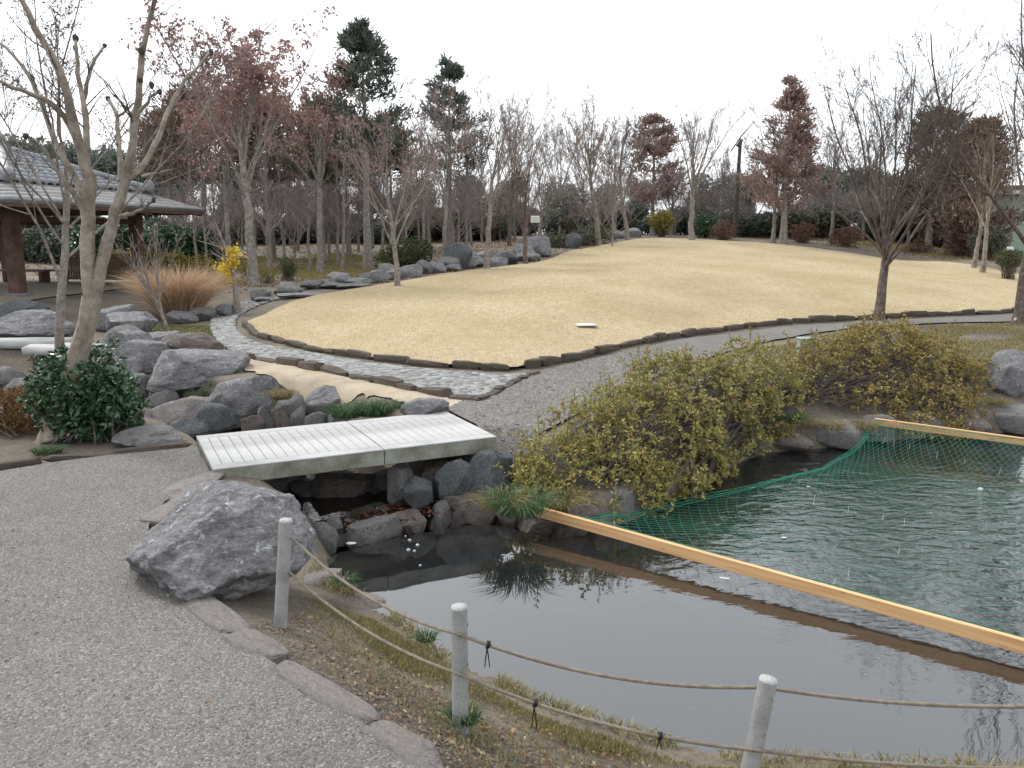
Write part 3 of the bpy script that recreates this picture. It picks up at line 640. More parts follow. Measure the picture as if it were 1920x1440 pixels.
# ------------------------------------------------------------------ edging stones
bm = bmesh.new(); bmesh.ops.create_cube(bm, size=1.0); bmesh.ops.subdivide_edges(bm, edges=list(bm.edges), cuts=1, use_grid_fill=True)
for v in bm.verts:
    q = Vector(v.co); v.co = q * (.5 / max(q.length, .5)) ** .45 if q.length > .5 else q
EB = [v.co.copy() for v in bm.verts]
def edge_mesh(seed):
    b = bm.copy(); rg = np.random.default_rng(seed)
    for v in b.verts: v.co += Vector(tuple(rg.uniform(-.06, .06, 3)))
    me = bpy.data.meshes.new("edging_stone"); b.to_mesh(me); b.free(); return me
EM = [edge_mesh(i) for i in range(8)]
def edging(name, label, line, lo, hi, width, height, z0, mat, jit=.02, pname="edging_stone"):
    p = resample(line, .02); d = np.r_[0, np.cumsum(np.linalg.norm(np.diff(p, axis=0), axis=1))]
    root = thing(name, label, "stone edging", (p[0][0], p[0][1], h1(*p[0])))
    inv = root.location; s = 0; rg = np.random.default_rng(len(p)); k = 0
    while s < d[-1] - lo:
        L = rg.uniform(lo, hi); a = np.array((np.interp(s, d, p[:, 0]), np.interp(s, d, p[:, 1]))); b = np.array((np.interp(s + L, d, p[:, 0]), np.interp(s + L, d, p[:, 1])))
        c = (a + b) / 2 + rg.normal(size=2) * jit; ang = math.atan2(b[1] - a[1], b[0] - a[0])
        me = EM[k % 8].copy() if k < 8 else None
        key = (name, k % 8)
        if key not in _rock_cache:
            m2 = EM[k % 8].copy(); m2.materials.append(mat); _rock_cache[key] = m2
        hh = height * rg.uniform(.8, 1.25)
        o = add(pname, _rock_cache[key], None, root, (c[0] - inv.x, c[1] - inv.y, h1(*c) + z0 + hh * .5 - height * .5 - inv.z), (rg.normal() * .05, rg.normal() * .05, ang + rg.normal() * .05), (np.linalg.norm(b - a) * 1.03, width * rg.uniform(.85, 1.2), hh))
        s += L; k += 1
    return root
lf_line = smooth_line(LF, 1)
cut = [i for i, p in enumerate(lf_line) if p[0] > GT(960, 696)[0]][0]
edging("lawn_edging", "low brown stone edging between lawn and cobbled path", lf_line[:cut], .35, .8, .13, .12, .025, EDGE)
edging("lawn_edging", "low dark stone edging between lawn and right gravel path", lf_line[cut:], .35, .8, .14, .15, .03, EDGE)
lo_line = smooth_line([GT(a, b)[:2] for a, b in [(438,668),(540,683),(650,704),(760,729),(840,745),(893,752)]], 1)
edging("path_edging", "brown stone step along the lower side of the cobbled path", lo_line, .35, .75, .2, .2, -.02, EDGE)
edging("path_edging", "short row of flat stones where cobbles meet gravel", [GT(a, b)[:2] for a, b in [(900,755),(935,736),(975,712),(1005,702)]], .25, .4, .13, .06, .02, FLAT)
kl = [GT(a, b)[:2] for a, b in [(366,839),(250,851),(120,866),(0,884),(-120,905)]]
edging("path_edging", "thin grey kerb along the far left side of the foreground path", kl, .5, .9, .08, .08, .015, FLAT)
# flat stones along the near path
fe = thing("path_edging", "row of flat stones bordering the foreground path, past the huge boulder", "stone edging", GT(450, 1195))
for i, (x1, y1, x2, y2, w) in enumerate([(312,946,398,886,.34),(280,985,332,944,.30),(284,1040,338,1096,.17),(330,1104,448,1194,.19),(436,1200,520,1240,.22),(528,1254,692,1362,.17),(690,1370,822,1452,.19)]):
    a, b = GT(x1, y1), GT(x2, y2); c = (a + b) / 2; L = np.linalg.norm((b - a)[:2])
    me = rock_mesh(700 + i, 4, 12, .05, 3, .03, (.8, 1.15), lambda V: np.sign(V) * np.abs(V) ** .45); me.materials.append(FLAT)
    o = add("flat_stone", me, None, fe, c - np.array(fe.location) + np.array((0, 0, -.005)), (0, 0, math.atan2(b[1] - a[1], b[0] - a[0])), (L * .54, w * .5, .05))

# ------------------------------------------------------------------ stone bridge
BA, BU, BW = np.array((-2.62, 7.0)), np.array((.896, .443)), np.array((-.443, .896)); BL, BWD, BT, BZ = 2.75, 1.38, .15, .06
bang = math.atan2(BU[1], BU[0])
br = thing("stone_bridge", "pale granite slab footbridge over the stream in the centre", "bridge", (*BA, BZ), bang)
SPL = 1.56
ga = .0045
for k, (x0, x1) in enumerate([(0, SPL - .004), (SPL + .004, BL)]):
    bmm = bmesh.new(); box_bm(bmm, ((x0 + x1) / 2, BWD / 2, -BT / 2 - .012), (x1 - x0, BWD, BT - .006), bev=.008)
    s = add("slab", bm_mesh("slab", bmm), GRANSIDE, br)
    # raised rim along both long sides
    for yy in (.075, BWD - .075):
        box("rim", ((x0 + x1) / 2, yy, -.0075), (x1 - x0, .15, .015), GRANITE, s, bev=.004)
    n = int(round((x1 - x0) / .098)); stp = (x1 - x0) / n
    bmm = bmesh.new(); box_bm(bmm, (0, 0, 0), (stp - ga, BWD - .30 - 2 * ga, .015), bev=.003); sm = bm_mesh("strip", bmm)
    for i in range(n):
        ends = (k == 0 and i == 0) or (k == 1 and i == n - 1)
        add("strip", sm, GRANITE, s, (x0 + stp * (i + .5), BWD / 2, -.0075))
# far footbridge of two offset slabs
fb = thing("stone_footbridge", "far pale footbridge of two offset slabs behind the dark green shrub", "bridge", GZ(100, 650, .12))
c0 = np.array(fb.location)
for (a, b, c, d, zz) in [((-160,640),(110,641),(140,632),(-150,632),.16),((40,652),(205,655),(212,645),(70,640),.12)]:
    P = np.array([GZ(*q, zz) for q in (a, b, c, d)]); 
    V = np.r_[P, P - np.array((0, 0, .13))] - c0
    me = mesh_np("slab", V, [np.array([(0,1,2,3),(7,6,5,4),(0,4,5,1),(1,5,6,2),(2,6,7,3),(3,7,4,0)])])
    add("slab", me, GRANITE, fb)
# ------------------------------------------------------------------ posts and ropes by the pond
def post(bpx, tpx, z0, r, label):
    b = GZ(*bpx, z0); D = b[1] + .01
    t = GD(*tpx, D); ax = t - b; Lh = np.linalg.norm(ax)
    root = thing("fence_post", label, "post", b, 0, "posts of the rope fence by the pond")
    q = Vector(ax).to_track_quat('Z', 'Y'); root.rotation_mode = 'QUATERNION'; root.rotation_quaternion = q
    k = 28; a = np.arange(k) * 2 * math.pi / k
    prof = [(r * 1.0, -.25), (r * 1.0, 0), (r * .995, Lh * .5), (r, Lh - .008)]
    V = np.array([(pr * math.cos(w) * (1 + .01 * math.sin(3 * w + pz * 20)), pr * math.sin(w), pz) for pr, pz in prof for w in a]); idx = np.arange(len(prof) * k).reshape(-1, k)
    F = np.stack([idx[:-1], np.roll(idx[:-1], -1, 1), np.roll(idx[1:], -1, 1), idx[1:]], -1).reshape(-1, 4)
    add("shaft", mesh_np("shaft", V, F, True), POSTM, root)
    V = np.array([(r * math.cos(w), r * math.sin(w), Lh - .008) for w in a] + [(r * .93 * math.cos(w), r * .93 * math.sin(w), Lh) for w in a] + [(0, 0, Lh + .001)])
    i = np.arange(k); j = (i + 1) % k
    F = [np.stack([i, j, j + k, i + k], 1), np.stack([i + k, j + k, np.full(k, 2 * k)], 1)]
    add("cap", mesh_np("cap", V, F), POSTTOP, root)
    for f in (.84, .50):
        V, F = tubes(np.array([[(-r * 1.02, -.004, Lh * f), (r * 1.02, -.004, Lh * f)]]), np.full((1, 2), .009), 8); add("rope_hole", mesh_np("rope_hole", V, F), BLACKM, root)
    return root, b, t, q
P1, b1_, t1_, q1 = post((526, 1166), (536, 974), -.09, .0365, "leftmost grey concrete post, standing beside the huge boulder")
P2, b2_, t2_, q2 = post((863, 1352), (861, 1136), -.10, .0365, "middle grey concrete post with grass at its foot")
P3, b3_, t3_, q3 = post((1402, 1462), (1441, 1272), -.13, .0365, "rightmost grey concrete post leaning at the bottom of the picture")
P4, b4_, t4_, q4 = post((2120, 1490), (2150, 1300), -.14, .0365, "grey concrete post continuing the rope fence to the right")
def on_post(b, t, f, side, r=.0): 
    p = b + (t - b) * f; return p + np.array((side * r, 0, 0))
def rope(label, pts, sags, r=.0044, pitch=.038):
    """three strand twisted rope through the given points"""
    path = []
    for (a, b), s in zip(zip(pts[:-1], pts[1:]), sags):
        u = np.linspace(0, 1, max(3, int(np.linalg.norm(b - a) / .0055)))[:-1]
        path.append(a[None] * (1 - u[:, None]) + b[None] * u[:, None] - np.stack([0 * u, 0 * u, 4 * s * u * (1 - u)], 1))
    p = np.concatenate(path + [pts[-1][None]]); s = np.r_[0, np.cumsum(np.linalg.norm(np.diff(p, axis=0), axis=1))]
    T = unit(np.gradient(p, axis=0)); A = unit(np.cross(T, np.array([0, 0, 1.]))); B = np.cross(T, A)
    root = thing("rope", label, "rope", pts[0], 0, "ropes of the pond fence")
    for k in range(3):
        ph = s / pitch * 2 * math.pi + k * 2 * math.pi / 3
        q = p + (np.cos(ph)[:, None] * A + np.sin(ph)[:, None] * B) * r - pts[0][None]
        V, F = tubes(q[None], np.full((1, len(q)), r * .98), 5)
        add("strand", mesh_np("strand", V, F, True), ROPEM, root)
fr = np.array((0, -.044, 0)); bk = np.array((0, .044, 0))
f1, f2 = .84, .50
u = [b1_ + (t1_ - b1_) * .84 + np.array((.03, 0, 0)), b2_ + (t2_ - b2_) * .80 + fr, b3_ + (t3_ - b3_) * .86 + bk, b4_ + (t4_ - b4_) * .86 + bk]
rope("upper rope of the pond fence, hanging between the grey posts", u, [.085, .075, .05])
u2 = u
l = [b1_ + (t1_ - b1_) * .50 + np.array((.03, 0, 0)), b2_ + (t2_ - b2_) * .46 + fr, b3_ + (t3_ - b3_) * .36 + fr, b4_ + (t4_ - b4_) * .36 + fr]
rope("lower rope of the pond fence, close to the grassy bank", l, [.07, .06, .04])
def sagpt(a, b, s, w): return a * (1 - w) + b * w - np.array((0, 0, 4 * s * w * (1 - w)))
for p, lab, L in [(sagpt(u[1], u[2], .075, .10), "black cable tie hanging from the upper rope right of the middle post", .10), (sagpt(l[1], l[2], .06, .27), "long black cable tie hanging from the lower rope over the bank", .11), (sagpt(l[1], l[2], .06, .69), "short black cable tie on the lower rope near the rightmost post", .05)]:
    ct = thing("cable_tie", lab, "cable tie", p, 0, "black cable ties on the ropes")
    a = np.linspace(0, 2 * math.pi, 13); ring = np.stack([0 * a + .004 * np.sin(a), .014 * np.cos(a), .014 * np.sin(a)], 1)
    V, F = tubes(np.array([ring, ring + (.009, 0, 0)]), np.full((2, 13), .0045), 5); add("loop", mesh_np("loop", V, F, True), BLACKM, ct)
    for s in (-1, 1):
        q = np.array([(0, -.012, -.01), (s * .006, -.016, -L * .5), (s * .011, -.014, -L)]); V, F = tubes(q[None], np.array([[.0028, .0026, .002]]), 4)
        add("tail", mesh_np("tail", V, F), BLACKM, ct)

# ------------------------------------------------------------------ timber beams and net over the pond
def beam(a, b, hh, w, label):
    a, b = np.array(a), np.array(b); d = b - a; L = np.linalg.norm(d)
    bmm = bmesh.new(); box_bm(bmm, (L / 2, 0, 0), (L, w, hh), bev=.003)
    o = add("timber_beam", bm_mesh("timber_beam", bmm), PINEM, None, a); o.rotation_mode = 'QUATERNION'
    o.rotation_quaternion = Vector(d).to_track_quat('X', 'Z'); return tag(o, label, "beam", "timber beams across the pond")
NA = GZ(1003, 957, WATER + .18); NB = GZ(1920, 1212, WATER + .105); NB2 = NB + (NB - NA) * .6
beam(NA, NB2, .095, .045, "long new pine beam lying across the pond in front of the net")
FA = GZ(1640, 790, WATER + .30); FB = GZ(1920, 828, WATER + .26); FB2 = FB + (FB - FA) * .7
beam(FA, FB2, .09, .05, "far pine beam at the right, sticking out from the azalea")
# the net: diamond mesh hung between both beams
t0 = .115
NL = NA + (NB - NA) * t0; net_left = [NL + np.array((0, .03, .04)), GZ(1250, 940, WATER + .06), GZ(1400, 905, WATER + .05), GZ(1540, 868, WATER + .10), FA + np.array((.02, -.03, .03))]
nl = np.array(net_left); sN = np.r_[0, np.cumsum(np.linalg.norm(np.diff(nl, axis=0), axis=1))]; sN /= sN[-1]
def netp(uu, vv):
    left = np.stack([np.interp(vv, sN, nl[:, k]) for k in range(3)], -1)
    ar = NB2 + np.array((0, .03, .04)); br_ = FB2 + np.array((0, -.03, .03))
    a0 = NL + np.array((0, .03, .04)); b0 = nl[-1]
    right = ar * (1 - vv)[..., None] + br_ * vv[..., None]
    p = left * (1 - uu)[..., None] + right * uu[..., None]
    # straight along both beams, hanging towards the water in between
    top = ((a0 * (1 - uu)[..., None] + ar * uu[..., None]) * (1 - vv)[..., None] + (b0 * (1 - uu)[..., None] + br_ * uu[..., None]) * vv[..., None])
    w = np.clip(uu * 6, 0, 1)[..., None]; p = p * (1 - w) + top * w
    edge = np.minimum(np.minimum(vv, 1 - vv) / .25, 1); low = WATER + .035 + .02 * np.sin(uu * 23 + vv * 9)
    sag = sstep(0, 1, edge)
    p[..., 2] = p[..., 2] * (1 - sag) + low * sag
    p[..., 0] += .02 * np.sin(vv * 31 + uu * 17); p[..., 1] += .02 * np.sin(uu * 37 + vv * 12)
    return p
acc = Acc(); NU, NV = 44, 34; m = 70
for fam in (0, 1):
    for k in range(-NV, NU + NV):
        s = np.linspace(0, 1, m); vv = s; uu = (k + (s * NV if fam == 0 else -s * NV)) / NU
        ok = (uu >= 0) & (uu <= 1)
        if ok.sum() < 3: continue
        i0, i1 = np.nonzero(ok)[0][[0, -1]]
        v2 = np.linspace(s[i0], s[i1], max(4, int((i1 - i0)))); u2_ = (k + (v2 * NV if fam == 0 else -v2 * NV)) / NU
        P = netp(np.clip(u2_, 0, 1), v2); V, F = tubes(P[None], np.full((1, len(P)), .0020), 3); acc.put(V, F)
for vv0 in (.004, .996):
    uu = np.linspace(0, 1, 90); P = netp(uu, np.full(90, vv0)); V, F = tubes(P[None], np.full((1, 90), .004), 4); acc.put(V, F)
for off in (0, .012, .022):
    vv = np.linspace(0, 1, 70); P = netp(np.full(70, off), vv); V, F = tubes(P[None], np.full((1, 70), .0045), 4); acc.put(V, F)
net = add("pond_net", acc.mesh("pond_net"), NETM); tag(net, "green mesh net stretched over the pond between two timber beams", "net")
# pale straws caught in the net
for i, (a, b, ang, L) in enumerate([(1655,832,1.2,.10),(1675,836,1.4,.09),(1705,842,1.5,.08),(1755,860,1.3,.09),(1808,870,1.5,.07),(1872,890,1.2,.09),(1905,895,1.2,.1),(1525,945,1.4,.09),(1590,962,1.5,.07),(1655,975,1.5,.07),(1695,985,1.5,.07),(1590,1085,1.5,.09),(1685,1040,1.5,.07),(1555,1105,1.0,.1)]):
    p = GZ(a, b, WATER + .06); q = np.array([p, p + L * np.array((math.cos(ang), .1, math.sin(ang)))])
    V, F = tubes((q - p)[None], np.array([[.0022, .0015]]), 4)
    tag(add("straw", mesh_np("straw", V, F), WHITEM, None, p), ordinal(sorted([1655,1675,1705,1755,1808,1872,1905,1525,1590,1655.5,1695,1590.5,1685,1555]).index(a if L != .07 or a != 1655 else 1655.5) if not (a == 1590 and b > 1000) else 3) + " pale dry straw from the left caught upright in the green net", "straw", "straws caught in the net")
# small floating things
def koi(px, py, z, L, ang, label, mat):
    p = GZ(px, py, z); root = thing("fish", label, "fish", p, ang, "pale carp in the pond")
    s = np.linspace(0, 1, 14); w = L * .11 * np.sin(np.pi * np.clip(s * .92 + .06, 0, 1)) ** .8 + .003
    P = np.stack([(s - .5) * L, .02 * L * np.sin(s * 4), 0 * s], 1); V, F = tubes(P[None], w[None], 10); V[:, 2] *= .9
    add("body", mesh_np("body", V, F, True), mat, root)
    V = np.array([(.45, 0, 0), (.60, .09, .02), (.56, 0, .0), (.60, -.09, .02), (.47, 0, .02)]) * L
    add("tail", mesh_np("tail", V, [np.array([(0, 1, 2), (0, 2, 3), (4, 2, 1), (4, 3, 2)])]), mat, root)
    for sd in (-1, 1):
        V = np.array([(-.2, sd * .09, 0), (-.08, sd * .2, -.01), (-.1, sd * .09, 0.0)]) * L; add("fin", mesh_np("fin", V, [np.array([(0, 1, 2)])]), mat, root)
KOI = surf("pale_carp", [(.62,.60,.52), (.75,.73,.66)], 6, .4)
koi(1360, 1092, WATER - .035, .36, -.35, "white carp just under the water behind the long beam", KOI)
KOI2 = surf("yellow_carp", [(.60,.47,.22), (.72,.60,.35)], 6, .4)
koi(1296, 1328, WATER - .02, .075, -.3, "tiny pale yellow fish near the rightmost post", KOI2)
for i, (a, b, s_, lab) in enumerate([(1516, 912, .022, "white scrap of foam on the net edge"), (1838, 918, .03, "small white pointed scrap on the water under the net"), (658, 1019, .05, "flat white patch of foam at the foot of the weir"), (1470,1008,.03,"pale splinter of wood on the water behind the long beam")]):
    me = rock_mesh(900 + i, 2, 6, .12); me.materials.append(WHITEM)
    tag(add("foam_scrap", me, None, None, GZ(a, b, WATER + (.06 if i == 0 else .008)), None, (s_, s_ * .6, s_ * (.25 if i != 1 else .9))), lab, "debris")
GLASS, t_, b_ = M("bubble_film"); b_.inputs['Base Color'].default_value = (.8, .85, .9, 1); b_.inputs['Roughness'].default_value = .05; b_.inputs['Alpha'].default_value = .38
bmm = bmesh.new(); bmesh.ops.create_uvsphere(bmm, u_segments=14, v_segments=8, radius=1); bub = bm_mesh("bubble", bmm, True)
for i, (a, b, r) in enumerate([(768,1013,.017),(783,1022,.018),(766,1031,.018),(777,1033,.014),(788,1060,.012),(760,1005,.010)]):
    tag(add("water_bubble", bub, GLASS, None, GZ(a, b, WATER + .002), None, (r, r, r * .8)), "small bubble floating where water trickles over the weir", "bubble", "bubbles below the weir")

# ------------------------------------------------------------------ utility box, lawn plate, signs, pole
ub = thing("utility_box", "grey green metal box half hidden by the right azalea", "utility box", GT(1512, 690))
box("cabinet", (0, 0, .22), (.30, .2, .48), UTILM, ub, bev=.01); box("lid", (0, 0, .475), (.33, .23, .03), UTILM, ub, bev=.008); box("door", (0, -.102, .24), (.25, .008, .40), UTILM, ub)
p = GT(1098, 616); pl = thing("ground_plate", "white rectangular plate lying in the lawn", "plate", (p[0], p[1], p[2] + .042), .15)
box("frame", (0, 0, .015), (.40, .36, .02), surf("plate_rim", [(.4,.4,.38), (.5,.5,.48)], 5), pl, bev=.006); box("cover", (0, 0, .026), (.33, .29, .008), WHITEM, pl, bev=.004)
pr = thing("name_plate", "small white plate strapped to the foot of the tree at the right edge", "sign", GD(1908, 598, 18.9), 0)
box("plate", (0, 0, .0), (.16, .012, .06), WHITEM, pr); box("strap", (.1, .01, 0), (.3, .006, .02), BLACKM, pr)
def sign(px, D, toppy, w, hh, label, tilt=.5):
    x = XD(px, D); z = h1(x, D); top = ZD(toppy, D); r = thing("information_sign", label, "sign", (x, D, z))
    box("stake", (0, 0, (top - z) / 2), (.05, .05, top - z), WOODDARK, r); 
    o = box("board", (0, -.05, top - z), (w, .03, hh), WHITEM, r, rot=Matrix.Rotation(-tilt, 4, 'X')); 
    box("print", (0, -.068, top - z), (w * .8, .004, hh * .7), surf("sign_print", [(.35,.42,.30), (.62,.62,.56)], 22), o, rot=Matrix.Rotation(-tilt, 4, 'X'))
sign(1003, 33, 411, .34, .26, "pale square sign board on a stake behind the rockery", .2)
sign(1891, 31, 466, .22, .14, "small pale sign on a dark stake at the right, by the green wall")
sign(1596, 43, 422, .30, .18, "tiny white sign far behind the lawn crest, left of the bare tree")
x = XD(1376, 46); z = h1(x, 46); up = thing("utility_pole", "dark pole carrying a slanting bar above the trees behind the lawn", "pole", (x, 46, z)); zt = ZD(265, 46) - z
for nm, q, rr, k in [("mast", [(0, 0, 0), (.02, 0, zt * .5), (.05, 0, zt)], [.13, .11, .09], 10), ("arm", [(-.42, 0, zt - .5), (.1, 0, zt + .28), (.78, 0, zt + 1.05)], [.03, .04, .02], 6), ("bracket", [(-.12, 0, zt - .25), (.05, 0, zt - .1), (.12, 0, zt + .1)], [.08, .1, .08], 8)]:
    V, F = tubes(np.array([q]), np.array([rr]), k); add(nm, mesh_np(nm, V, F, True), BARKDARK, up)
# green building at the right
gb = thing("green_building", "long pale green building with brown roof behind the trees at the right", "building", (33.4, 45, h1(33, 45) - 1.0), -.06); 
box("wall", (0, 0, 1.9), (19, 8, 3.9), WALLG, gb); rf = box("roof", (0, 0, 4.05), (20, 9, .4), ROOFB, gb); box("fascia", (0, -4.52, 3.92), (20, .06, .18), WHITEM, rf)
for i in range(6): box("panel", (-8.2 + i * 3.1, -4.02, 1.9), (2.95, .05, 3.7), WALLG, gb)
for i in range(5): box("downpipe", (-6.65 + i * 3.1, -4.08, 1.9), (.09, .09, 3.7), UTILM, gb)

# ------------------------------------------------------------------ pavilion
Pd, Pn = np.array((.22, .975)), np.array((.975, -.22)); P0 = np.array((-11.9, 20.0)); SIDE = 4.5
pc = P0 + Pd * SIDE / 2 - Pn * SIDE / 2; pz = .64
pv = thing("garden_pavilion", "open wooden pavilion with grey tiled pyramid roof at the left", "pavilion", (*pc, pz), math.atan2(Pn[1], Pn[0]))
hs_ = SIDE / 2
for sx in (-1, 1):
    for sy in (-1, 1):
        o = box("pillar", (sx * hs_, sy * hs_, 1.05), (.30, .30, 2.1), WOODDARK, pv, bev=.02)
        box("footing", (sx * hs_, sy * hs_, .04), (.46, .46, .12), ROCKM[1], o, bev=.03)
for s in (-1, 1):
    box("beam", (0, s * hs_, 2.2), (SIDE + .9, .2, .26), WOODDARK, pv, bev=.01); box("beam", (s * hs_, 0, 2.2 - .02), (.2, SIDE + .9, .26), WOODDARK, pv, bev=.01)
    box("tie_beam", (0, s * hs_, 1.86), (SIDE, .12, .14), WOODDARK, pv); box("tie_beam", (s * hs_, 0, 1.86), (.12, SIDE, .14), WOODDARK, pv)
R0, Z0, R1, Z1, RT, ZT = 3.62, 2.24, 2.5, 2.70, .0, 3.66
def pyr(ra, za, rb, zb, th, name, mat):
    V = [(sx * ra, sy * ra, za) for sx, sy in ((-1,-1),(1,-1),(1,1),(-1,1))] + [(sx * rb, sy * rb, zb) for sx, sy in ((-1,-1),(1,-1),(1,1),(-1,1))]
    V += [(a, b, c - th) for a, b, c in V]; V = np.array(V, float); F = []
    for i in range(4):
        j = (i + 1) % 4; F += [(i, j, j + 4, i + 4), (j + 8, i + 8, i + 12, j + 12), (i, i + 8, j + 8, j)]
    return add(name, mesh_np(name, V, [np.array(F)]), mat, pv)
sk = pyr(R0, Z0, R1 - .1, Z1 - .02, .07, "eave_skirt", SKIRTM)
# shingle courses of the skirt, fascia and rafters
for k in range(5):
    f = k / 5; ra = R0 + .03 - (R0 - R1 + .1) * f; za = Z0 + .015 + (Z1 - Z0) * f
    V = []; 
    for r_, z_ in ((ra, za), (ra - .30, za + .30 * (Z1 - Z0) / (R0 - R1 + .1))): V += [(sx * r_, sy * r_, z_) for sx, sy in ((-1,-1),(1,-1),(1,1),(-1,1))]
    V += [(a, b, c - .03) for a, b, c in V[:4]]
    F = [(i, (i + 1) % 4, (i + 1) % 4 + 4, i + 4) for i in range(4)] + [(i + 8, (i + 1) % 4 + 8, (i + 1) % 4, i) for i in range(4)]
    add("shingle_course", mesh_np("shingle_course", np.array(V), [np.array(F)]), SKIRTM, sk)
for s in (-1, 1):
    box("fascia", (0, s * (R0 - .03), Z0 - .11), (R0 * 2, .05, .10), WOODDARK, sk); box("fascia", (s * (R0 - .03), 0, Z0 - .11), (.05, R0 * 2, .10), WOODDARK, sk)
    for k in range(19):
        q = -R0 + .2 + k * (2 * R0 - .4) / 18
        lo_ = max(abs(q), hs_ - .2)
        for ax in (0, 1):
            a = np.array((q, s * lo_, Z1 - .16 - (lo_ - R1) * .43)); b = np.array((q, s * (R0 - .06), Z0 - .13))
            if np.linalg.norm(b - a) < .15: continue
            if ax: a = a[[1, 0, 2]]; b = b[[1, 0, 2]]
            V, F = tubes(np.array([[a, b]]), np.full((1, 2), .045), 4); add("rafter", mesh_np("rafter", V, F), WOODMID, sk)
rf = pyr(R1, Z1, .12, ZT, .1, "roof", WOODDARK)
tw, te = .27, .30; sl = math.atan2(ZT - Z1, R1 - .12); LS = math.hypot(ZT - Z1, R1 - .12)
a = np.linspace(0, math.pi, 7); prof = [(-tw / 2, .0), (-tw / 2 + .05, -.012)] + [(tw * .08 + tw * .38 * -math.cos(q), .055 * math.sin(q)) for q in a]
V = np.array([(x, y_, z + (.022 if k == 0 else 0)) for k, y_ in enumerate((-.02, te + .02)) for x, z in prof] + [(x, -.02, z - .03) for x, z in prof]); n = len(prof)
F = np.array([(i, i + 1, n + i + 1, n + i) for i in range(n - 1)] + [(2 * n + i, 2 * n + i + 1, i + 1, i) for i in range(n - 1)])
tile = mesh_np("tile", V, [F], True)
for face in range(4):
    Rz = Matrix.Rotation(face * math.pi / 2, 4, 'Z'); acc = Acc()
    for c in range(int(LS / te)):
        s = c * te; hwid = R1 - s * math.cos(sl) - .05; k = int(hwid * 2 / tw)
        for j in range(k):
            x = (j - (k - 1) / 2) * tw
            mt = Rz @ Matrix.Translation((x, -(R1 - s * math.cos(sl)), Z1 + s * math.sin(sl) + .03)) @ Matrix.Rotation(sl, 4, 'X')
            if face in (0, 1):
                o = add("tile", tile, TILEM, rf); o.matrix_local = mt
            else:
                acc.put((np.c_[V, np.ones(len(V))] @ np.array(mt).T)[:, :3], F)
    if face > 1: tag(add("tile_field", acc.mesh("tile_field"), TILEM, rf), kind="stuff")
for i, (sx, sy) in enumerate(((-1,-1),(1,-1),(1,1),(-1,1))):
    A_ = np.array((sx * (R1 + .06), sy * (R1 + .06), Z1 + .10)); B_ = np.array((0, 0, ZT + .12)); s = np.linspace(0, 1, 13)[:, None]; q = A_ * (1 - s) + B_ * s
    V, F = tubes(q[None], (.10 + .012 * (np.arange(13) % 2))[None], 10); o = add("hip_ridge", mesh_np("hip_ridge", V, F), TILEM, rf)
    me = rock_mesh(950 + i, 3, 6, .05); me.materials.append(TILEM); add("ridge_end", me, None, o, A_ + (0, 0, .06), None, (.16, .16, .2))
    # corner rafter under the skirt
    V, F = tubes(np.array([[(sx * hs_ * .9, sy * hs_ * .9, Z1 - .12), (sx * (R0 - .05), sy * (R0 - .05), Z0 - .14)]]), np.full((1, 2), .07), 4); add("corner_rafter", mesh_np("corner_rafter", V, F), WOODDARK, sk)
V, F = tubes(np.array([[(0, 0, ZT), (0, 0, ZT + .12), (0, 0, ZT + .2), (0, 0, ZT + .34), (0, 0, ZT + .46)]]), np.array([[.28, .3, .14, .2, .02]]), 14); add("finial", mesh_np("finial", V, F, True), TILEM, rf)
# slatted bench back along the far side and the seat
rail = thing("slatted_bench", "brown slatted bench back between the pavilion pillars", "bench", (0, 0, 0)); rail.parent = None
rail.location = (*pc, pz); rail.rotation_euler = pv.rotation_euler
yb = hs_ - .02
box("top_rail", (.95, yb, .90), (2.4, .09, .10), WOODMID, rail); box("bottom_rail", (.95, yb, .22), (2.4, .07, .08), WOODMID, rail)
bmm = bmesh.new(); box_bm(bmm, (0, 0, 0), (.055, .03, .60)); slm = bm_mesh("slat", bmm)
for i in range(27): add("slat", slm, WOODMID, rail, (-.22 + i * .09, yb, .555))
for x in (-.25, .95, 2.12): box("leg", (x, yb - .02, .12), (.09, .09, .24), WOODDARK, rail)
box("bench_post", (-.3, yb, .5), (.14, .14, 1.0), WOODMID, rail); box("seat", (.95, yb - .26, .45), (2.4, .36, .05), WOODMID, rail)
b2 = thing("wooden_bench", "dark bench seat at the left end inside the pavilion", "bench", (*pc, pz)); b2.rotation_euler = pv.rotation_euler
box("seat", (-1.35, hs_ - .3, .45), (1.6, .42, .06), WOODMID, b2)
for x in (-2.0, -.75): box("leg", (x, hs_ - .3, .21), (.1, .34, .42), WOODDARK, b2)

# ------------------------------------------------------------------ shrubs
def blob_points(ells, n, shell=.45, rng=RNG):
    """points spread in the outer part of a union of ellipsoids (cx,cy,cz,rx,ry,rz); returns points and outward directions"""
    e = np.array(ells); w = (e[:, 3] * e[:, 4] + e[:, 4] * e[:, 5] + e[:, 3] * e[:, 5]); P = []; N = []
    while sum(map(len, P)) < n:
        k = rng.choice(len(e), n, p=w / w.sum()); d = unit(rng.normal(size=(n, 3))); r = 1 - shell * rng.uniform(size=n) ** 1.7
        lump = 1 + .16 * np.sin(d[:, 0] * 5 + k) * np.sin(d[:, 1] * 6 + 2 * k) + .08 * np.sin(d[:, 2] * 11 + d[:, 0] * 9)
        p = e[k, :3] + d * e[k, 3:] * (r * lump)[:, None]
        q = np.zeros(n, bool)
        for j in range(len(e)): q |= (j != k) & ((((p - e[j, :3]) / e[j, 3:]) ** 2).sum(1) < (1 - shell) ** 2)
        ok = ~q; P.append(p[ok]); N.append(unit(d[ok] / e[k[ok], 3:]))
    return np.concatenate(P)[:n], np.concatenate(N)[:n]
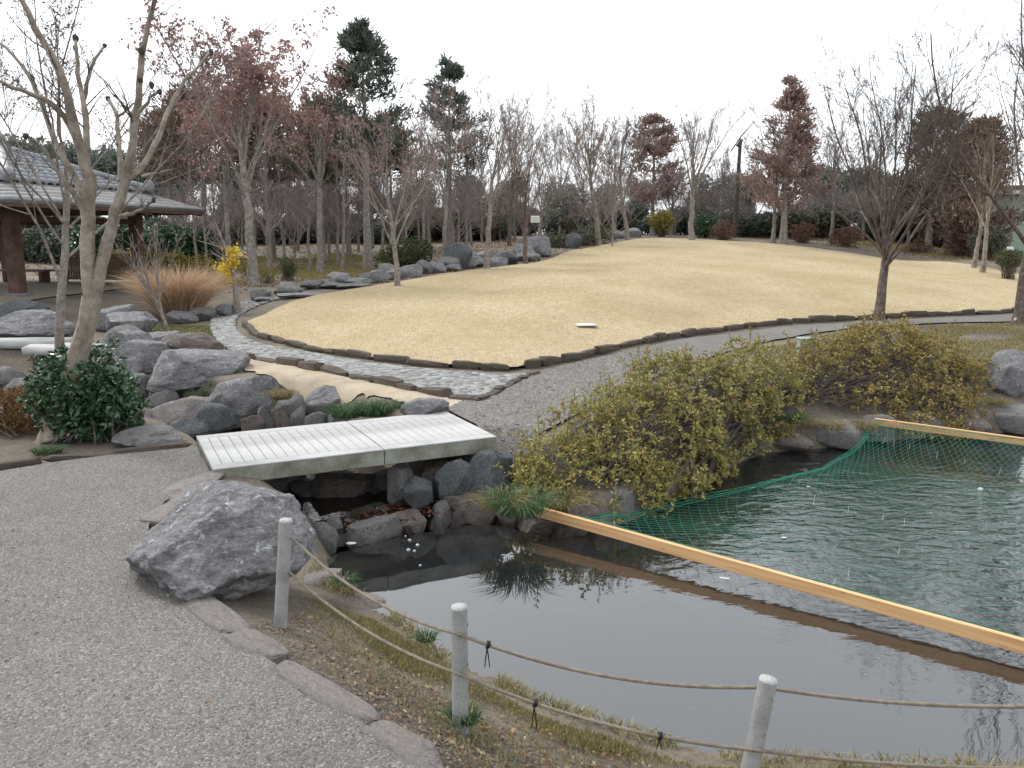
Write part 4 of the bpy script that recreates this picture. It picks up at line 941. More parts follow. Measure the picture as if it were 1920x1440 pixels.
def rosettes(P, N, per, L, W, up=.5, rng=RNG):
    n = len(P); ax = unit(N + np.array((0, 0, up)) + rng.normal(size=(n, 3)) * .35); R = []; C = []
    for k in range(per):
        C.append(P + rng.normal(size=(n, 3)) * L * .12); R.append(unit(ax * rng.uniform(.15, .9, (n, 1)) + unit(np.cross(ax, rng.normal(size=(n, 3)))) * .9))
    C = np.concatenate(C); R = np.concatenate(R); m = len(C)
    return leaves(C, R, L * rng.uniform(.65, 1.25, m), W * rng.uniform(.7, 1.2, m), .18, rng)
def stems_mesh(base, P, n, r0=.008, rng=RNG, m=6):
    k = rng.choice(len(P), n); tip = P[k]; b = base[rng.choice(len(base), n)] + rng.normal(size=(n, 3)) * np.array((.12, .12, 0.01))
    s = np.linspace(0, 1, m)[None, :, None]; ctrl = b * .55 + tip * .45 + np.array((0, 0, 1)) * np.linalg.norm(tip - b, axis=1)[:, None] * .12 + rng.normal(size=(n, 3)) * .06
    Q = (1 - s) ** 2 * b[:, None] + 2 * s * (1 - s) * ctrl[:, None] + s ** 2 * tip[:, None]
    R = np.linspace(r0, r0 * .25, m)[None] * rng.uniform(.6, 1.3, (n, 1)); return tubes(Q, R, 4)
def shrub(name, label, ells, nros, per, L, W, lm, sm, nst, r0, cat="shrub", group=None, shell=.45, sprigs=0, up=.5, seed=1, gaps=0):
    rng = np.random.default_rng(seed); e = np.array(ells); bx, by = e[:, 0].mean(), e[:, 1].mean(); bz = h1(bx, by)
    root = thing(name, label, cat, (bx, by, bz), 0, group); o = np.array((bx, by, bz))
    P, N = blob_points(ells, nros, shell, rng)
    gz_ = h(P[:, 0], P[:, 1]); k = P[:, 2] > gz_ + .03
    if gaps: k &= np.array([noise.noise(Vector(v) * gaps) for v in P]) > -.17
    P, N = P[k], N[k]
    acc = Acc(); V, F = rosettes(P, N, per, L, W, up, rng); acc.put(V - o, F)
    base = np.array([(a, b, h1(a, b)) for a, b in e[:, :2]])
    st = Acc(); V, F = stems_mesh(base, P, nst, r0, rng); st.put(V - o, F)
    if sprigs:
        k = rng.choice(np.nonzero(N[:, 2] > .2)[0], sprigs); b = P[k]; d = unit(N[k] * .5 + np.array((0, 0, 1.)) + rng.normal(size=(sprigs, 3)) * .3); Ls = rng.uniform(.08, .24, sprigs)[:, None]
        Q = b[:, None] + np.linspace(-.5, 1, 4)[None, :, None] * (d * Ls)[:, None]; V, F = tubes(Q, np.full((sprigs, 4), .0028), 3); st.put(V - o, F)
        for f in (.45, .75, 1.0):
            V, F = rosettes(b + d * Ls * f, d, 4, L * .9, W * .9, .6, rng); acc.put(V - o, F)
    tag(add("foliage", acc.mesh("foliage"), lm, root), kind="stuff"); tag(add("stems", st.mesh("stems"), sm, root), kind="stuff"); return root
AZ = leafmat("azalea_leaves", [(0.163,0.189,0.052), (0.267,0.271,0.071), (0.361,0.323,0.085), (0.206,0.215,0.076), (0.464,0.370,0.095), (0.120,0.146,0.057), (0.387,0.215,0.076), (0.310,0.310,0.152)], .5, .22)
AZ2 = leafmat("azalea_leaves_yellow", [(0.168,0.164,0.052), (0.269,0.230,0.062), (0.353,0.271,0.076), (0.218,0.172,0.067), (0.437,0.303,0.085), (0.134,0.131,0.052), (0.353,0.197,0.071)], .5, .22)
def el(px, py, D, rpx, rzz, asp=1.0):   # ellipsoid seen at a pixel, radius in pixels
    p = GD(px, py, D); r = rpx * D / FPX; return (p[0], p[1], p[2], r, r * asp, rzz)
shrub("azalea_bush", "sprawling yellow green azalea between bridge and pond", [el(1035,880,8.15,75,.36),el(1000,905,7.9,45,.25),el(1110,830,8.6,95,.45),el(1190,790,9.2,100,.50),el(1160,870,8.3,85,.34),el(1270,810,9.2,90,.46),el(1290,740,10.1,100,.50),el(1370,735,10.5,80,.50),el(1350,800,9.9,75,.42),el(1240,720,10.2,70,.38),el(1400,690,11.3,60,.40),el(1090,915,7.9,70,.24),el(1190,895,8.25,75,.26),el(1280,865,8.8,75,.28),el(1350,830,9.5,60,.28),el(1420,770,10.6,55,.34),el(1450,735,11.3,60,.42),el(1440,790,10.6,45,.26),el(1010,930,7.75,45,.2),el(1120,945,7.8,60,.2),el(1200,935,8.0,60,.2),el(1270,905,8.5,60,.22),el(1330,870,9.2,55,.22),el(1400,825,10.1,50,.22),el(1455,775,10.9,50,.28),el(1485,750,11.5,50,.34),el(1450,802,10.5,40,.18)], 13000, 6, .052, .022, AZ, TWIGDARK, 900, .005, sprigs=420, seed=5, gaps=3.2)
shrub("azalea_bush", "large rounded yellow olive azalea on the far bank at the right", [el(1500,735,12.0,70,.46),el(1560,700,12.3,90,.55),el(1640,690,12.6,105,.66),el(1730,700,12.6,100,.60),el(1800,725,12.3,70,.46),el(1620,755,11.7,95,.42),el(1720,760,11.7,85,.40),el(1790,770,11.6,50,.30),el(1660,645,13.2,70,.35),el(1540,770,11.6,60,.30),el(1600,795,11.3,60,.22),el(1700,795,11.3,70,.24),el(1780,800,11.3,50,.2),el(1500,790,11.3,50,.2),el(1470,775,11.4,45,.24),el(1550,795,11.3,50,.2)], 11500, 6, .052, .024, AZ2, TWIGDARK, 700, .005, sprigs=420, seed=6, gaps=3.0)
CAM = leafmat("camellia_leaves", [(.012,.035,.016), (.025,.065,.028), (.040,.095,.040), (.06,.12,.05), (.03,.07,.03)], .22, .12, .6)
shrub("camellia_shrub", "glossy dark green shrub in front of the forked tree", [el(160,725,8.5,84,.38),el(110,745,8.4,55,.30),el(210,760,8.4,58,.30),el(150,780,8.3,55,.22)], 1350, 5, .075, .038, CAM, BARKDARK, 60, .014, shell=.75, sprigs=50, up=.3, seed=8)
RUS = leafmat("rusty_shrub_leaves", [(.16,.065,.022), (.22,.095,.032), (.13,.085,.028), (.10,.09,.03), (.26,.12,.04)], .7, .15)
shrub("rusty_shrub", "low rusty brown clipped shrub at the left picture edge", [el(25,770,8.9,58,.26),el(-30,780,8.9,60,.28),el(55,790,8.7,40,.2)], 3800, 5, .030, .014, RUS, TWIGBROWN, 120, .006, seed=9, shell=.35)
YG = leafmat("yellow_green_leaves", [(.16,.15,.03), (.26,.22,.04), (.33,.26,.05), (.12,.12,.03)], .6, .2)
shrub("clipped_shrub", "yellow green clipped shrub behind the tawny grass clump", [el(310,505,25,46,.55),el(270,500,25.5,35,.5),el(340,508,25,26,.4)], 2600, 5, .06, .035, YG, TWIGBROWN, 60, .012, seed=10, shell=.35)
shrub("clipped_shrub", "yellow green shrub seen between the pavilion pillars", [el(222,496,28,40,.5),el(190,500,28,30,.4)], 1500, 5, .06, .035, YG, TWIGBROWN, 40, .012, seed=12, shell=.35)
GRN = leafmat("shrub_leaves_green", [(.03,.045,.018), (.055,.075,.028), (.085,.105,.04), (.11,.12,.05)], .5, .2)
OLV = leafmat("shrub_leaves_olive", [(.055,.062,.042), (.09,.10,.065), (.125,.13,.085), (.16,.158,.108)], .6, .2)
RED = leafmat("shrub_leaves_red", [(.10,.045,.035), (.15,.07,.05), (.18,.10,.07), (.10,.07,.05)], .7, .15)
mids = [("loose green shrub under the trees, left of the big rockery stones", [el(758,480,28.5,42,.62),el(735,490,28.5,30,.45),el(785,470,28.5,28,.5)], GRN, 1500, .085),
        ("bright yellow green shrub behind the lawn crest", [el(1240,415,46,24,.6)], YG, 700, .10), ("rounded dark green shrub right of the bright yellow shrub", [el(1322,425,45,28,.7)], CAM, 800, .11),
        ("reddish bare looking shrub behind the lawn crest", [el(1357,433,43,24,.5)], RED, 500, .08), ("reddish shrub under the tall pyramid conifer, right side", [el(1503,436,43,26,.5)], RED, 500, .08),
        ("brown red shrub left of the large bare tree", [el(1585,444,42,30,.5)], RED, 600, .08), ("dark green bushy shrub beside the twin pale trunks", [el(1852,452,36,28,.7)], OLV, 1000, .10),
        ("low green shrub near the small sign at the right", [el(1893,485,31,22,.35)], GRN, 500, .07), ("grey green low shrub at the top left corner of the lawn", [el(1120,440,40,34,.5),el(1090,446,39,24,.4)], OLV, 900, .09),
        ("dull green shrub behind the straight pink trunk", [el(1045,455,38,30,.5)], OLV, 700, .09), ("dark green shrub on the rise behind the pinkish boulder", [el(1075,385,46,40,.9)], CAM, 900, .12), ("dark rounded shrub in front of the far hedge, left of centre", [el(920,400,45,44,1.1)], OLV, 1000, .12),
        ("sparse shrub between yellow sapling and red leaved tree", [el(540,500,26,18,.3)], GRN, 200, .06), ("brownish shrub behind the small signs at the right", [el(1720,470,40,26,.45)], RED, 400, .08), ("low brown shrub in front of dark conifers at the right", [el(1800,468,38,24,.4)], RED, 400, .08)]
for i, (lab, ee, mt, n, L) in enumerate(mids): shrub("garden_shrub", lab, ee, n, 5, L, L * .5, mt, TWIGBROWN, 60, .014, seed=20 + i, shell=.6)
# far hedge: evergreen shrubs, copies of three
def shrub_proto(seed, mat, n=2600):
    rng = np.random.default_rng(seed); E = [(rng.uniform(-1, 1) * .9, rng.uniform(-.5, .5), rng.uniform(.5, 1.4), rng.uniform(.7, 1.1), .8, rng.uniform(.6, .9)) for _ in range(6)]
    P, N = blob_points(E, n, .5, rng); k = P[:, 2] > .05; V, F = rosettes(P[k], N[k], 4, .16, .085, .4, rng); me = mesh_np("foliage", V, F); me.materials.append(mat)
    V, F = stems_mesh(np.array([(0, 0, 0.)]), P[k], 40, .03, rng); s = mesh_np("stems", V, F); s.materials.append(TWIGDARK); return me, s
DKG = leafmat("hedge_leaves_dark", [(.05,.064,.048), (.075,.095,.068), (.105,.125,.09), (.13,.148,.108)], .5, .15)
HP = [shrub_proto(1, DKG), shrub_proto(2, OLV), shrub_proto(3, DKG), shrub_proto(4, CAM)]
hd = []
for i in range(34): hd.append((-120 + i * 62 + random.uniform(-15, 15), random.uniform(49, 56), random.uniform(.65, 1.05), random.choice([0, 0, 1, 2])))
for i in range(9): hd.append((30 + i * 42 + random.uniform(-8, 8), random.uniform(31.5, 35), random.uniform(.62, .85), random.choice([0, 2, 3])))
for i in range(10): hd.append((420 + i * 55, random.uniform(44, 47), random.uniform(.6, .9), random.choice([0, 1, 2])))
for i in range(9): hd.append((1420 + i * 58, random.uniform(46, 48), random.uniform(.6, .95), random.choice([1, 1, 0, 2])))
hd = sorted(q for q in hd if q[0] < 1815)
for i, (px, D, s, k) in enumerate(hd):
    x = XD(px, D); r = thing("hedge_shrub", "dense dark evergreen shrub in the hedge at the back, " + ordinal(i % 50) + (" from the left" if i < 50 else " from the right"), "shrub", (x, D, h1(x, D) - .05), random.uniform(0, 6.28), "evergreen shrubs of the far hedge"); r.scale = (s * 1.35, s * 1.35, s)
    for nm, me in zip(("foliage", "stems"), HP[k]): tag(add(nm, me, None, r), kind="stuff")

# ------------------------------------------------------------------ grasses
def tuft(name, label, P, n, L, W, lean, mat, cat="grass", droop=.45, group=None, rad=.1):
    P = np.array(P); root = thing(name, label, cat, P, 0, group); a = RNG.uniform(0, 6.28, n); r = np.sqrt(RNG.uniform(0, 1, n)) * rad
    C = np.stack([np.cos(a) * r, np.sin(a) * r, 0 * r], 1); d = np.stack([np.cos(a) * lean * RNG.uniform(.2, 1.2, n), np.sin(a) * lean * RNG.uniform(.2, 1.2, n), np.ones(n)], 1) + RNG.normal(size=(n, 3)) * .12
    V, F = blades(C, d, L * RNG.uniform(.55, 1.15, n), W, droop); tag(add("blades", mesh_np("blades", V, F), mat, root), kind="stuff"); return root
TAW = leafmat("tawny_grass", [(.40,.26,.16), (.50,.345,.225), (.60,.45,.32), (.46,.30,.19), (.68,.54,.41)], .7, .3, .2)
p = GT(325, 600); root = tuft("ornamental_grass", "big tawny orange ornamental grass clump beside the cobbled path", (p[0], p[1] + .35, p[2]), 3000, 1.65, .015, .62, TAW, "grass clump", .30, rad=.38)
n = 26; a = RNG.uniform(0, 6.28, n); q = np.stack([np.cos(a) * .3, np.sin(a) * .3, 0 * a], 1); tip = q + np.stack([np.cos(a) * RNG.uniform(.1, .7, n), np.sin(a) * .4, RNG.uniform(1.0, 1.6, n)], 1)
V, F = tubes(np.stack([q, q * .6 + tip * .5, tip], 1), np.tile([.006, .005, .002], (n, 1)), 4); tag(add("stalks", mesh_np("stalks", V, F), TAW, root), kind="stuff")
MON = leafmat("mondo_grass", [(.03,.07,.025), (.05,.11,.04), (.08,.15,.06), (.04,.09,.04), (.12,.16,.06)], .45, .2)
DGR = leafmat("withered_grass", [(.20,.15,.07), (.28,.21,.10), (.12,.13,.04), (.34,.27,.15)], .7, .2)
for a, b, z, n, L, w, lab, mt in [(650,782,-.12,420,.30,.006,"left half of the arching green grass behind the bridge",MON),(700,778,-.10,520,.32,.006,"full arching green grass tuft behind the bridge",MON),(725,772,-.05,260,.26,.006,"right edge of the green grass tuft, next to the low rock",MON),(528,748,-.05,420,.22,.006,"olive grass tuft between the two round boulders behind the bridge",DGR),
        (412,728,-.2,200,.24,.006,"small green grass tuft right of the white streaked boulder",MON),(375,745,-.3,160,.22,.006,"small grass tuft among stones in the stream",MON),(420,762,-.35,150,.2,.006,"grass tuft beside the tall brown violet boulder",MON),
        (975,962,-.40,420,.36,.007,"long grass tuft on the bank by the beam's left end",MON),(940,955,-.40,260,.30,.007,"dry hanging grass tuft at the end of the weir",DGR),(1060,950,-.45,260,.28,.006,"withered grass under the azalea beside the beam",DGR),
        (100,850,.0,200,.13,.006,"short green grass tuft on the path edge below the shrub",MON),(75,852,.0,140,.11,.006,"low green grass at the left path edge",MON),(1500,800,-.40,260,.25,.006,"withered grass at the pond edge between the azaleas",DGR),(1560,805,-.40,200,.22,.006,"withered grass tuft right of centre on the far bank",DGR),(1450,812,-.42,260,.26,.006,"withered grass hanging over the pond below the azalea gap",DGR),(1480,790,-.3,220,.24,.006,"green grass growing in the gap between the azaleas",MON),(1620,806,-.42,220,.22,.006,"withered grass at the left end of the far beam",DGR),(1870,760,-.3,220,.2,.006,"dry grass below the craggy rock at the right edge",DGR),
        (868,1352,-.10,150,.12,.005,"bright green grass at the foot of the middle post",MON),(645,1095,-.3,120,.12,.005,"small grass tuft behind the upper rope near the boulder",MON),(800,1200,-.3,120,.09,.005,"small bright grass tuft on the near pond edge",MON)]:
    tuft("grass_tuft", lab, GZ(a, b, z), n, L, w, .85, mt, "grass", .5, "grass tufts", rad=L * .55)
# turf and litter on the near bank
bank = [(0, 0)]
bx = scatter([GZ(x, y, -.2)[:2] for x, y in [(560,1090),(700,1125),(880,1235),(1060,1315),(1300,1385),(1960,1425),(2100,1600),(1000,1600),(760,1380),(640,1250)]], 15000, dens=lambda X, Y: np.clip(1.25 - seg_dist(X, Y, POND, True) / .34, .04, 1) * np.where(inside(X, Y, POND) & (seg_dist(X, Y, POND, True) > .2), 0, 1) * np.array([np.clip(.65 + 1.5 * noise.noise((x * 2.3, y * 2.3, 8)), .05, 1) for x, y in zip(X, Y)]))
Z = h(bx[:, 0], bx[:, 1]); d = RNG.normal(size=(len(bx), 3)) * .6; d[:, 2] = np.abs(d[:, 2]) + .4
nn = np.array([noise.noise((x * 1.7, y * 1.7, 5)) for x, y in bx])
TURF = leafmat("bank_turf", [(.13,.16,.045), (.22,.21,.07), (.30,.25,.11), (.34,.27,.15), (.19,.14,.08), (.24,.17,.09), (.12,.16,.045)], .7, .2)
V, F = leaves(np.c_[bx, Z - .005], d, .024 + .04 * np.clip(nn + .4, 0, 1), .0055, .1); tag(add("bank_grass", mesh_np("bank_grass", V, F), TURF), "patchy short grass and moss along the near pond bank", kind="stuff")
NB_ = [p for p in POND if p[1] < 5.9 and p[0] < 5.2]
NB_ = np.array(NB_)[np.argsort([p[0] for p in NB_])]; k = RNG.integers(0, len(NB_) - 1, 11000); w = RNG.uniform(0, 1, (11000, 1)); E_ = NB_[k] * (1 - w) + NB_[k + 1] * w
ok = np.linalg.norm(NB_[k + 1] - NB_[k], axis=1) < .8; E_ = E_[ok]; E_[:, 1] += RNG.uniform(-.10, .20, len(E_)); E_[:, 0] += RNG.normal(size=len(E_)) * .05
d = RNG.normal(size=(len(E_), 3)) * .45; d[:, 2] = np.abs(d[:, 2]) + .5; d[:, 1] += .25; kk = np.array([noise.noise((x * 2.6, y * 2.6, 4)) for x, y in E_]) > -.22; E_ = E_[kk]; d = d[kk]
V, F = blades(np.c_[E_, h(E_[:, 0], E_[:, 1]) - .01], d, RNG.uniform(.03, .085, len(E_)), .005, .35)
tag(add("edge_grass", mesh_np("edge_grass", V, F), TURF), "ragged grass hanging over the near pond edge", kind="stuff")
def litter(name, poly, n, size, mat, label, zf=None, dens=None):
    P = scatter(poly, n, dens=dens); Z = (h(P[:, 0], P[:, 1]) if zf is None else np.full(n, zf)) + .012; d = RNG.normal(size=(n, 3)); d[:, 2] *= .25
    V, F = leaves(np.c_[P, Z], d, size * RNG.uniform(.6, 1.3, n), size * .5, .25); o = add(name, mesh_np(name, V, F), mat); tag(o, label, kind="stuff"); return o
LIT = leafmat("fallen_leaves", [(.20,.12,.06), (.30,.20,.10), (.14,.09,.05), (.36,.27,.15), (.24,.11,.05), (.42,.36,.22)], .8, .1)
litter("bank_litter", [GZ(x, y, -.15)[:2] for x, y in [(560,1120),(900,1280),(1300,1400),(1960,1430),(1960,1600),(900,1600),(560,1210)]], 900, .03, LIT, "dead leaves scattered over the near bank", dens=lambda X, Y: np.where(inside(X, Y, POND), 0, 1))
RLF = leafmat("wet_red_leaves", [(.07,.02,.014), (.11,.035,.02), (.14,.055,.028), (.05,.018,.014), (.17,.08,.04)], .4, .1)
litter("pool_leaves", [GZ(x, y, POOL)[:2] for x, y in [(640,985),(700,955),(800,940),(850,935),(860,955),(790,975),(700,995),(650,1000)]], 420, .05, RLF, "red brown leaves gathered on the pool behind the weir", zf=POOL + .004)
litter("wood_litter", [(-20, 24), (-6, 22), (-3, 24), (3, 34), (6, 46), (-28, 46)], 9000, .11, LIT, "leaf litter on the ground under the trees")
litter("verge_litter", [(XD(1500,44),44),(XD(1950,33),33),(XD(2050,36),36),(XD(1950,48),48),(XD(1400,50),50)], 3000, .12, LIT, "leaf litter under the trees behind the lawn at the right")
# olive turf: woods floor at the left and the verge at the right
OLG = leafmat("olive_turf", [(.17,.15,.05), (.24,.20,.07), (.30,.24,.10), (.14,.14,.04), (.34,.27,.13)], .8, .15)
def turf(name, poly, n, size, mat, label, dens=None):
    P = scatter(poly, n, dens=dens); Z = h(P[:, 0], P[:, 1]); d = RNG.normal(size=(n, 3)) * .6; d[:, 2] = np.abs(d[:, 2]) + .4
    V, F = leaves(np.c_[P, Z], d, size * RNG.uniform(.6, 1.3, n), size * .28, .1); tag(add(name, mesh_np(name, V, F), mat), label, kind="stuff")
def patch(s, off, th): return lambda X, Y: np.array([1.0 if noise.noise((x * s, y * s, off)) > th else .08 for x, y in zip(X, Y)])
turf("wood_grass", [(XD(330,25),25),(XD(470,23.5),23.5),(XD(700,26),26),(XD(760,33),33),(XD(640,38),38),(XD(350,36),36)], 30000, .07, OLG, "yellowish moss and grass under the trees at the left", patch(.35, 2, -.1))
turf("verge_grass", [GT(1420,655)[:2],GT(1600,618)[:2],GT(1920,606)[:2],(XD(2100,18),18),(XD(2100,12.5),12.5),GT(1870,740)[:2],GT(1700,700)[:2],GT(1500,700)[:2]], 26000, .05, OLG, "short olive brown grass behind the right azalea", patch(.8, 4, -.25))
turf("moss_patch", [GT(x, y)[:2] for x, y in [(275,618),(320,608),(390,612),(420,640),(370,640),(300,630)]], 5000, .035, MOSSM, "bright moss between the boulders and the tawny grass")
turf("shade_grass", [(XD(1380,46),46),(XD(1600,43),43),(XD(1950,33.5),33.5),(XD(2000,37),37),(XD(1900,46),46),(XD(1500,50),50)], 22000, .09, OLG, "dull grass under the trees at the right", patch(.3, 7, 0))

litter("lawn_litter", LAWN, 1300, .05, leafmat("dark_fallen_leaves", [(.10,.06,.035), (.16,.10,.055), (.24,.16,.09), (.08,.05,.035)], .8, .1), "scattered brown leaves on the dry lawn", dens=lambda X, Y: np.clip((14 / Y) ** 1.2, 0, 1))
litter("path_litter", FP, 160, .03, LIT, "a few dead leaves on the foreground gravel", dens=VIEW)

SOILP = leafmat("bank_crumbs", [(.06,.048,.038), (.10,.082,.066), (.15,.125,.10), (.20,.17,.14), (.12,.09,.07)], .95, 0, .1)
bp = scatter([GZ(x, y, -.1)[:2] for x, y in [(470,1180),(560,1130),(700,1180),(900,1290),(1250,1400),(1960,1440),(1960,1700),(900,1700),(700,1360),(540,1245)]], 16000, dens=lambda X, Y: np.where(inside(X, Y, POND) | inside(X, Y, FP), 0, 1))
V, F = pebbles(bp, .0055, -.006); tag(add("soil_crumbs", mesh_np("soil_crumbs", V, F), SOILP), "crumbs of soil and small stones on the near bank", kind="stuff")
# ------------------------------------------------------------------ trees
def lerp_path(P, t):
    n, m, _ = P.shape; f = np.clip(t, 0, .999) * (m - 1); i = f.astype(int); w = (f - i)[:, None]; r = np.arange(n)
    return P[r, i] * (1 - w) + P[r, i + 1] * w, unit(P[r, i + 1] - P[r, i]), i, w
def grow(P, R, count, tr, ang, ratio, up, m, wob, rr, rng, rmin=.0035, taper=.3, bias=None):
    n = len(P); k = np.repeat(np.arange(n), count); N = len(k); t = rng.uniform(*tr, N) if tr[0] != tr[1] else np.full(N, tr[0])
    A, T, i, w = lerp_path(P[k], t); rad = (R[k, i] * (1 - w[:, 0]) + R[k, i + 1] * w[:, 0])
    perp = unit(np.cross(T, rng.normal(size=(N, 3)))); a = np.radians(rng.normal(ang, 9, N))[:, None]
    d = T * np.cos(a) + perp * np.sin(a); d[:, 2] += up * .32
    if bias is not None: d += bias
    d = unit(d); pl = np.linalg.norm(np.diff(P[k], axis=1), axis=2).sum(1); L = pl * ratio * (1 - .45 * t) * rng.uniform(.6, 1.25, N)
    Q = np.empty((N, m, 3)); Q[:, 0] = A; dd = d
    for j in range(1, m):
        dd = unit(dd + rng.normal(size=(N, 3)) * wob + np.array((0, 0, up * .2))); Q[:, j] = Q[:, j - 1] + dd * (L / (m - 1))[:, None]
    r0 = np.maximum(rad * rr * rng.uniform(.75, 1.05, N), rmin); Rn = r0[:, None] * np.linspace(1, taper, m)[None]; return Q, np.maximum(Rn, rmin * .7)
def path(pts, m, rng, wob=0.0):
    p = np.array(pts, float); s = np.r_[0, np.cumsum(np.linalg.norm(np.diff(p, axis=0), axis=1))]; u = np.linspace(0, s[-1], m)
    q = np.stack([np.interp(u, s, p[:, k]) for k in range(3)], 1)
    if m > 6:
        for _ in range(2): q[1:-1] = q[1:-1] * .5 + (q[2:] + q[:-2]) * .25
    q[1:-1] += rng.normal(size=(m - 2, 3)) * wob; return q
def trunk_tube(p, r0, r1, k=10, flare=1.35):
    m = len(p); R = np.linspace(r0, r1, m); R[0] *= flare; 
    if m > 4: R[1] *= 1 + (flare - 1) * .3
    return R
def vase(H, r0, seed, fork=.28, nl=7, ang=26, lean=(0, 0), lv=((8, .5, 34), (6, .5, 38), (4, .5, 40)), up=.35, wob=.10, low=0, rmin=.004):
    rng = np.random.default_rng(seed); zf = H * fork; te = fork + .16
    tp = path([(0, 0, -.1), (lean[0] * .3, lean[1] * .3, zf * .5), (lean[0], lean[1], zf), (lean[0] * 1.4, lean[1] * 1.4, H * te)], 12, rng, r0 * .12)[None]; tR = trunk_tube(tp[0], r0, r0 * .5)[None]
    st = Acc(); V, F = tubes(tp, tR, 12); st.put(V, F); tw = Acc(); lim = (1.0 - fork) / te / .60
    Pn, Rn = grow(tp, tR, nl, (fork / te * .8, .98), ang, lim, up * .75, 11, wob * .9, .46, rng, taper=.25)
    P2, R2 = grow(tp, tR, 2, (.97, .99), 10, lim * 1.02, up, 11, wob * .8, .62, rng, taper=.2); Pn = np.concatenate([Pn, P2]); Rn = np.concatenate([Rn, R2])
    over = np.clip(.9 * H / np.maximum(Pn[:, :, 2].max(1), .1), 0, 1); b_ = Pn[:, :1]; Pn = b_ + (Pn - b_) * over[:, None, None]
    V, F = tubes(Pn, Rn, 7); st.put(V, F)
    P, R = Pn, Rn
    for q, (c, ra, an) in enumerate(lv):
        P, R = grow(P, R, c, (.2, 1.0), an, ra * (.82 if q == 0 else 1), up, 6 if q == 0 else 5, wob, .55, rng, rmin)
        V, F = tubes(P, R, 5 if q == 0 else 3); (st if q == 0 and len(lv) > 2 else tw).put(V, F)
    return st, tw, P
def slim(H, r0, seed, n1=20, start=.38, lv=((5, .5, 40), (4, .5, 42)), wob=.11, lean=0, ratio=.26, up=.3, ang=52):
    rng = np.random.default_rng(seed); tp = path([(0, 0, -.1), (lean * .4, 0, H * .3), (lean * .7, .02, H * .65), (lean, 0, H)], 12, rng, r0 * .35)[None]; tR = trunk_tube(tp[0], r0, .008)[None]
    st = Acc(); V, F = tubes(tp, tR, 8); st.put(V, F); tw = Acc(); P, R = grow(tp, tR, n1, (start, .98), ang, ratio, up, 6, wob, .5, rng); V, F = tubes(P, R, 4); tw.put(V, F)
    for c, ra, an in lv:
        P, R = grow(P, R, c, (.15, 1), an, ra, up, 4, wob, .6, rng); V, F = tubes(P, R, 3); tw.put(V, F)
    return st, tw, P
def conifer(H, r0, seed, start, wid, nb=90, per=46, L=.30, W=.055, tp_=.8, clump=.30, droop=-.1, prof=1.0):
    rng = np.random.default_rng(seed); tp = path([(0, 0, -.1), (.05, 0, H * .5), (0, 0, H)], 10, rng, .02)[None]; tR = trunk_tube(tp[0], r0, .015)[None]; st = Acc(); V, F = tubes(tp, tR, 9); st.put(V, F)
    f = np.sort(rng.uniform(0, 1, nb)); z = H * (start + (1 - start) * f); w = wid * (np.clip(np.minimum(1, (f + .18) / .35), 0, 1)) * (1 - f) ** tp_ * rng.uniform(.55, 1.15, nb) * prof + .12
    a = rng.uniform(0, 6.28, nb); d = np.stack([np.cos(a), np.sin(a), rng.normal(.12, .15, nb)], 1); s = np.linspace(0, 1, 6)[None, :, None]
    B = np.stack([0 * z, 0 * z, z], 1)[:, None] + s * (d * w[:, None])[:, None] + np.array((0, 0, 1.))[None, None] * (s ** 2) * (w[:, None, None] * (.25 + droop)) 
    V, F = tubes(B, np.linspace(.022, .006, 6)[None] * np.ones((nb, 1)), 4); st.put(V, F)
    k = np.repeat(np.arange(nb), per); t = 1 - .75 * rng.uniform(size=len(k)) ** 1.6; C, T, _, _ = lerp_path(B[k], t)
    C = C + rng.normal(size=C.shape) * clump * (.24 + .30 * (w[k] / max(w))[:, None]) * np.array((1, 1, .75))
    D = unit(T * .6 + rng.normal(size=C.shape) * .55 + np.array((0, 0, .45))); n = len(C); V, F = leaves(C, D, L * rng.uniform(.5, 1.2, n), W, .35, rng); cr = Acc(); cr.put(V, F)
    V, F = leaves(C, unit(D + rng.normal(size=C.shape) * .35), L * rng.uniform(.4, .9, n), W, .35, rng); cr.put(V, F)
    return st, cr
def put_tree(name, label, st, tw, x, y, bark, twm, rz=0, scale=1.0, group=None, crown="branches", cat="tree", meshes=None, sink=.0):
    r = thing(name, label, cat, (x, y, h1(x, y) - sink), rz, group); r.scale = scale if hasattr(scale, '__len__') else (scale,) * 3
    a, b = meshes if meshes else (st.mesh("trunk", True), tw.mesh(crown))
    add("trunk", a, bark, r); tag(add(crown, b, twm, r), kind="stuff"); return r, (a, b)
def Hof(px, D, top): x = XD(px, D); return x, ZD(top, D) - h1(x, D)
def leafcrown(P, n, size, mat, parent, rng, name="leaves", sel=None, wide=.55):
    Q = P.reshape(-1, 3); 
    if sel is not None: Q = Q[sel(Q)]
    C = Q[rng.choice(len(Q), n)] + rng.normal(size=(n, 3)) * .06; d = rng.normal(size=(n, 3)); d[:, 2] -= .5
    V, F = leaves(C, d, size * rng.uniform(.6, 1.3, n), size * wide, .25, rng); return tag(add(name, mesh_np(name, V, F), mat, parent), kind="stuff")

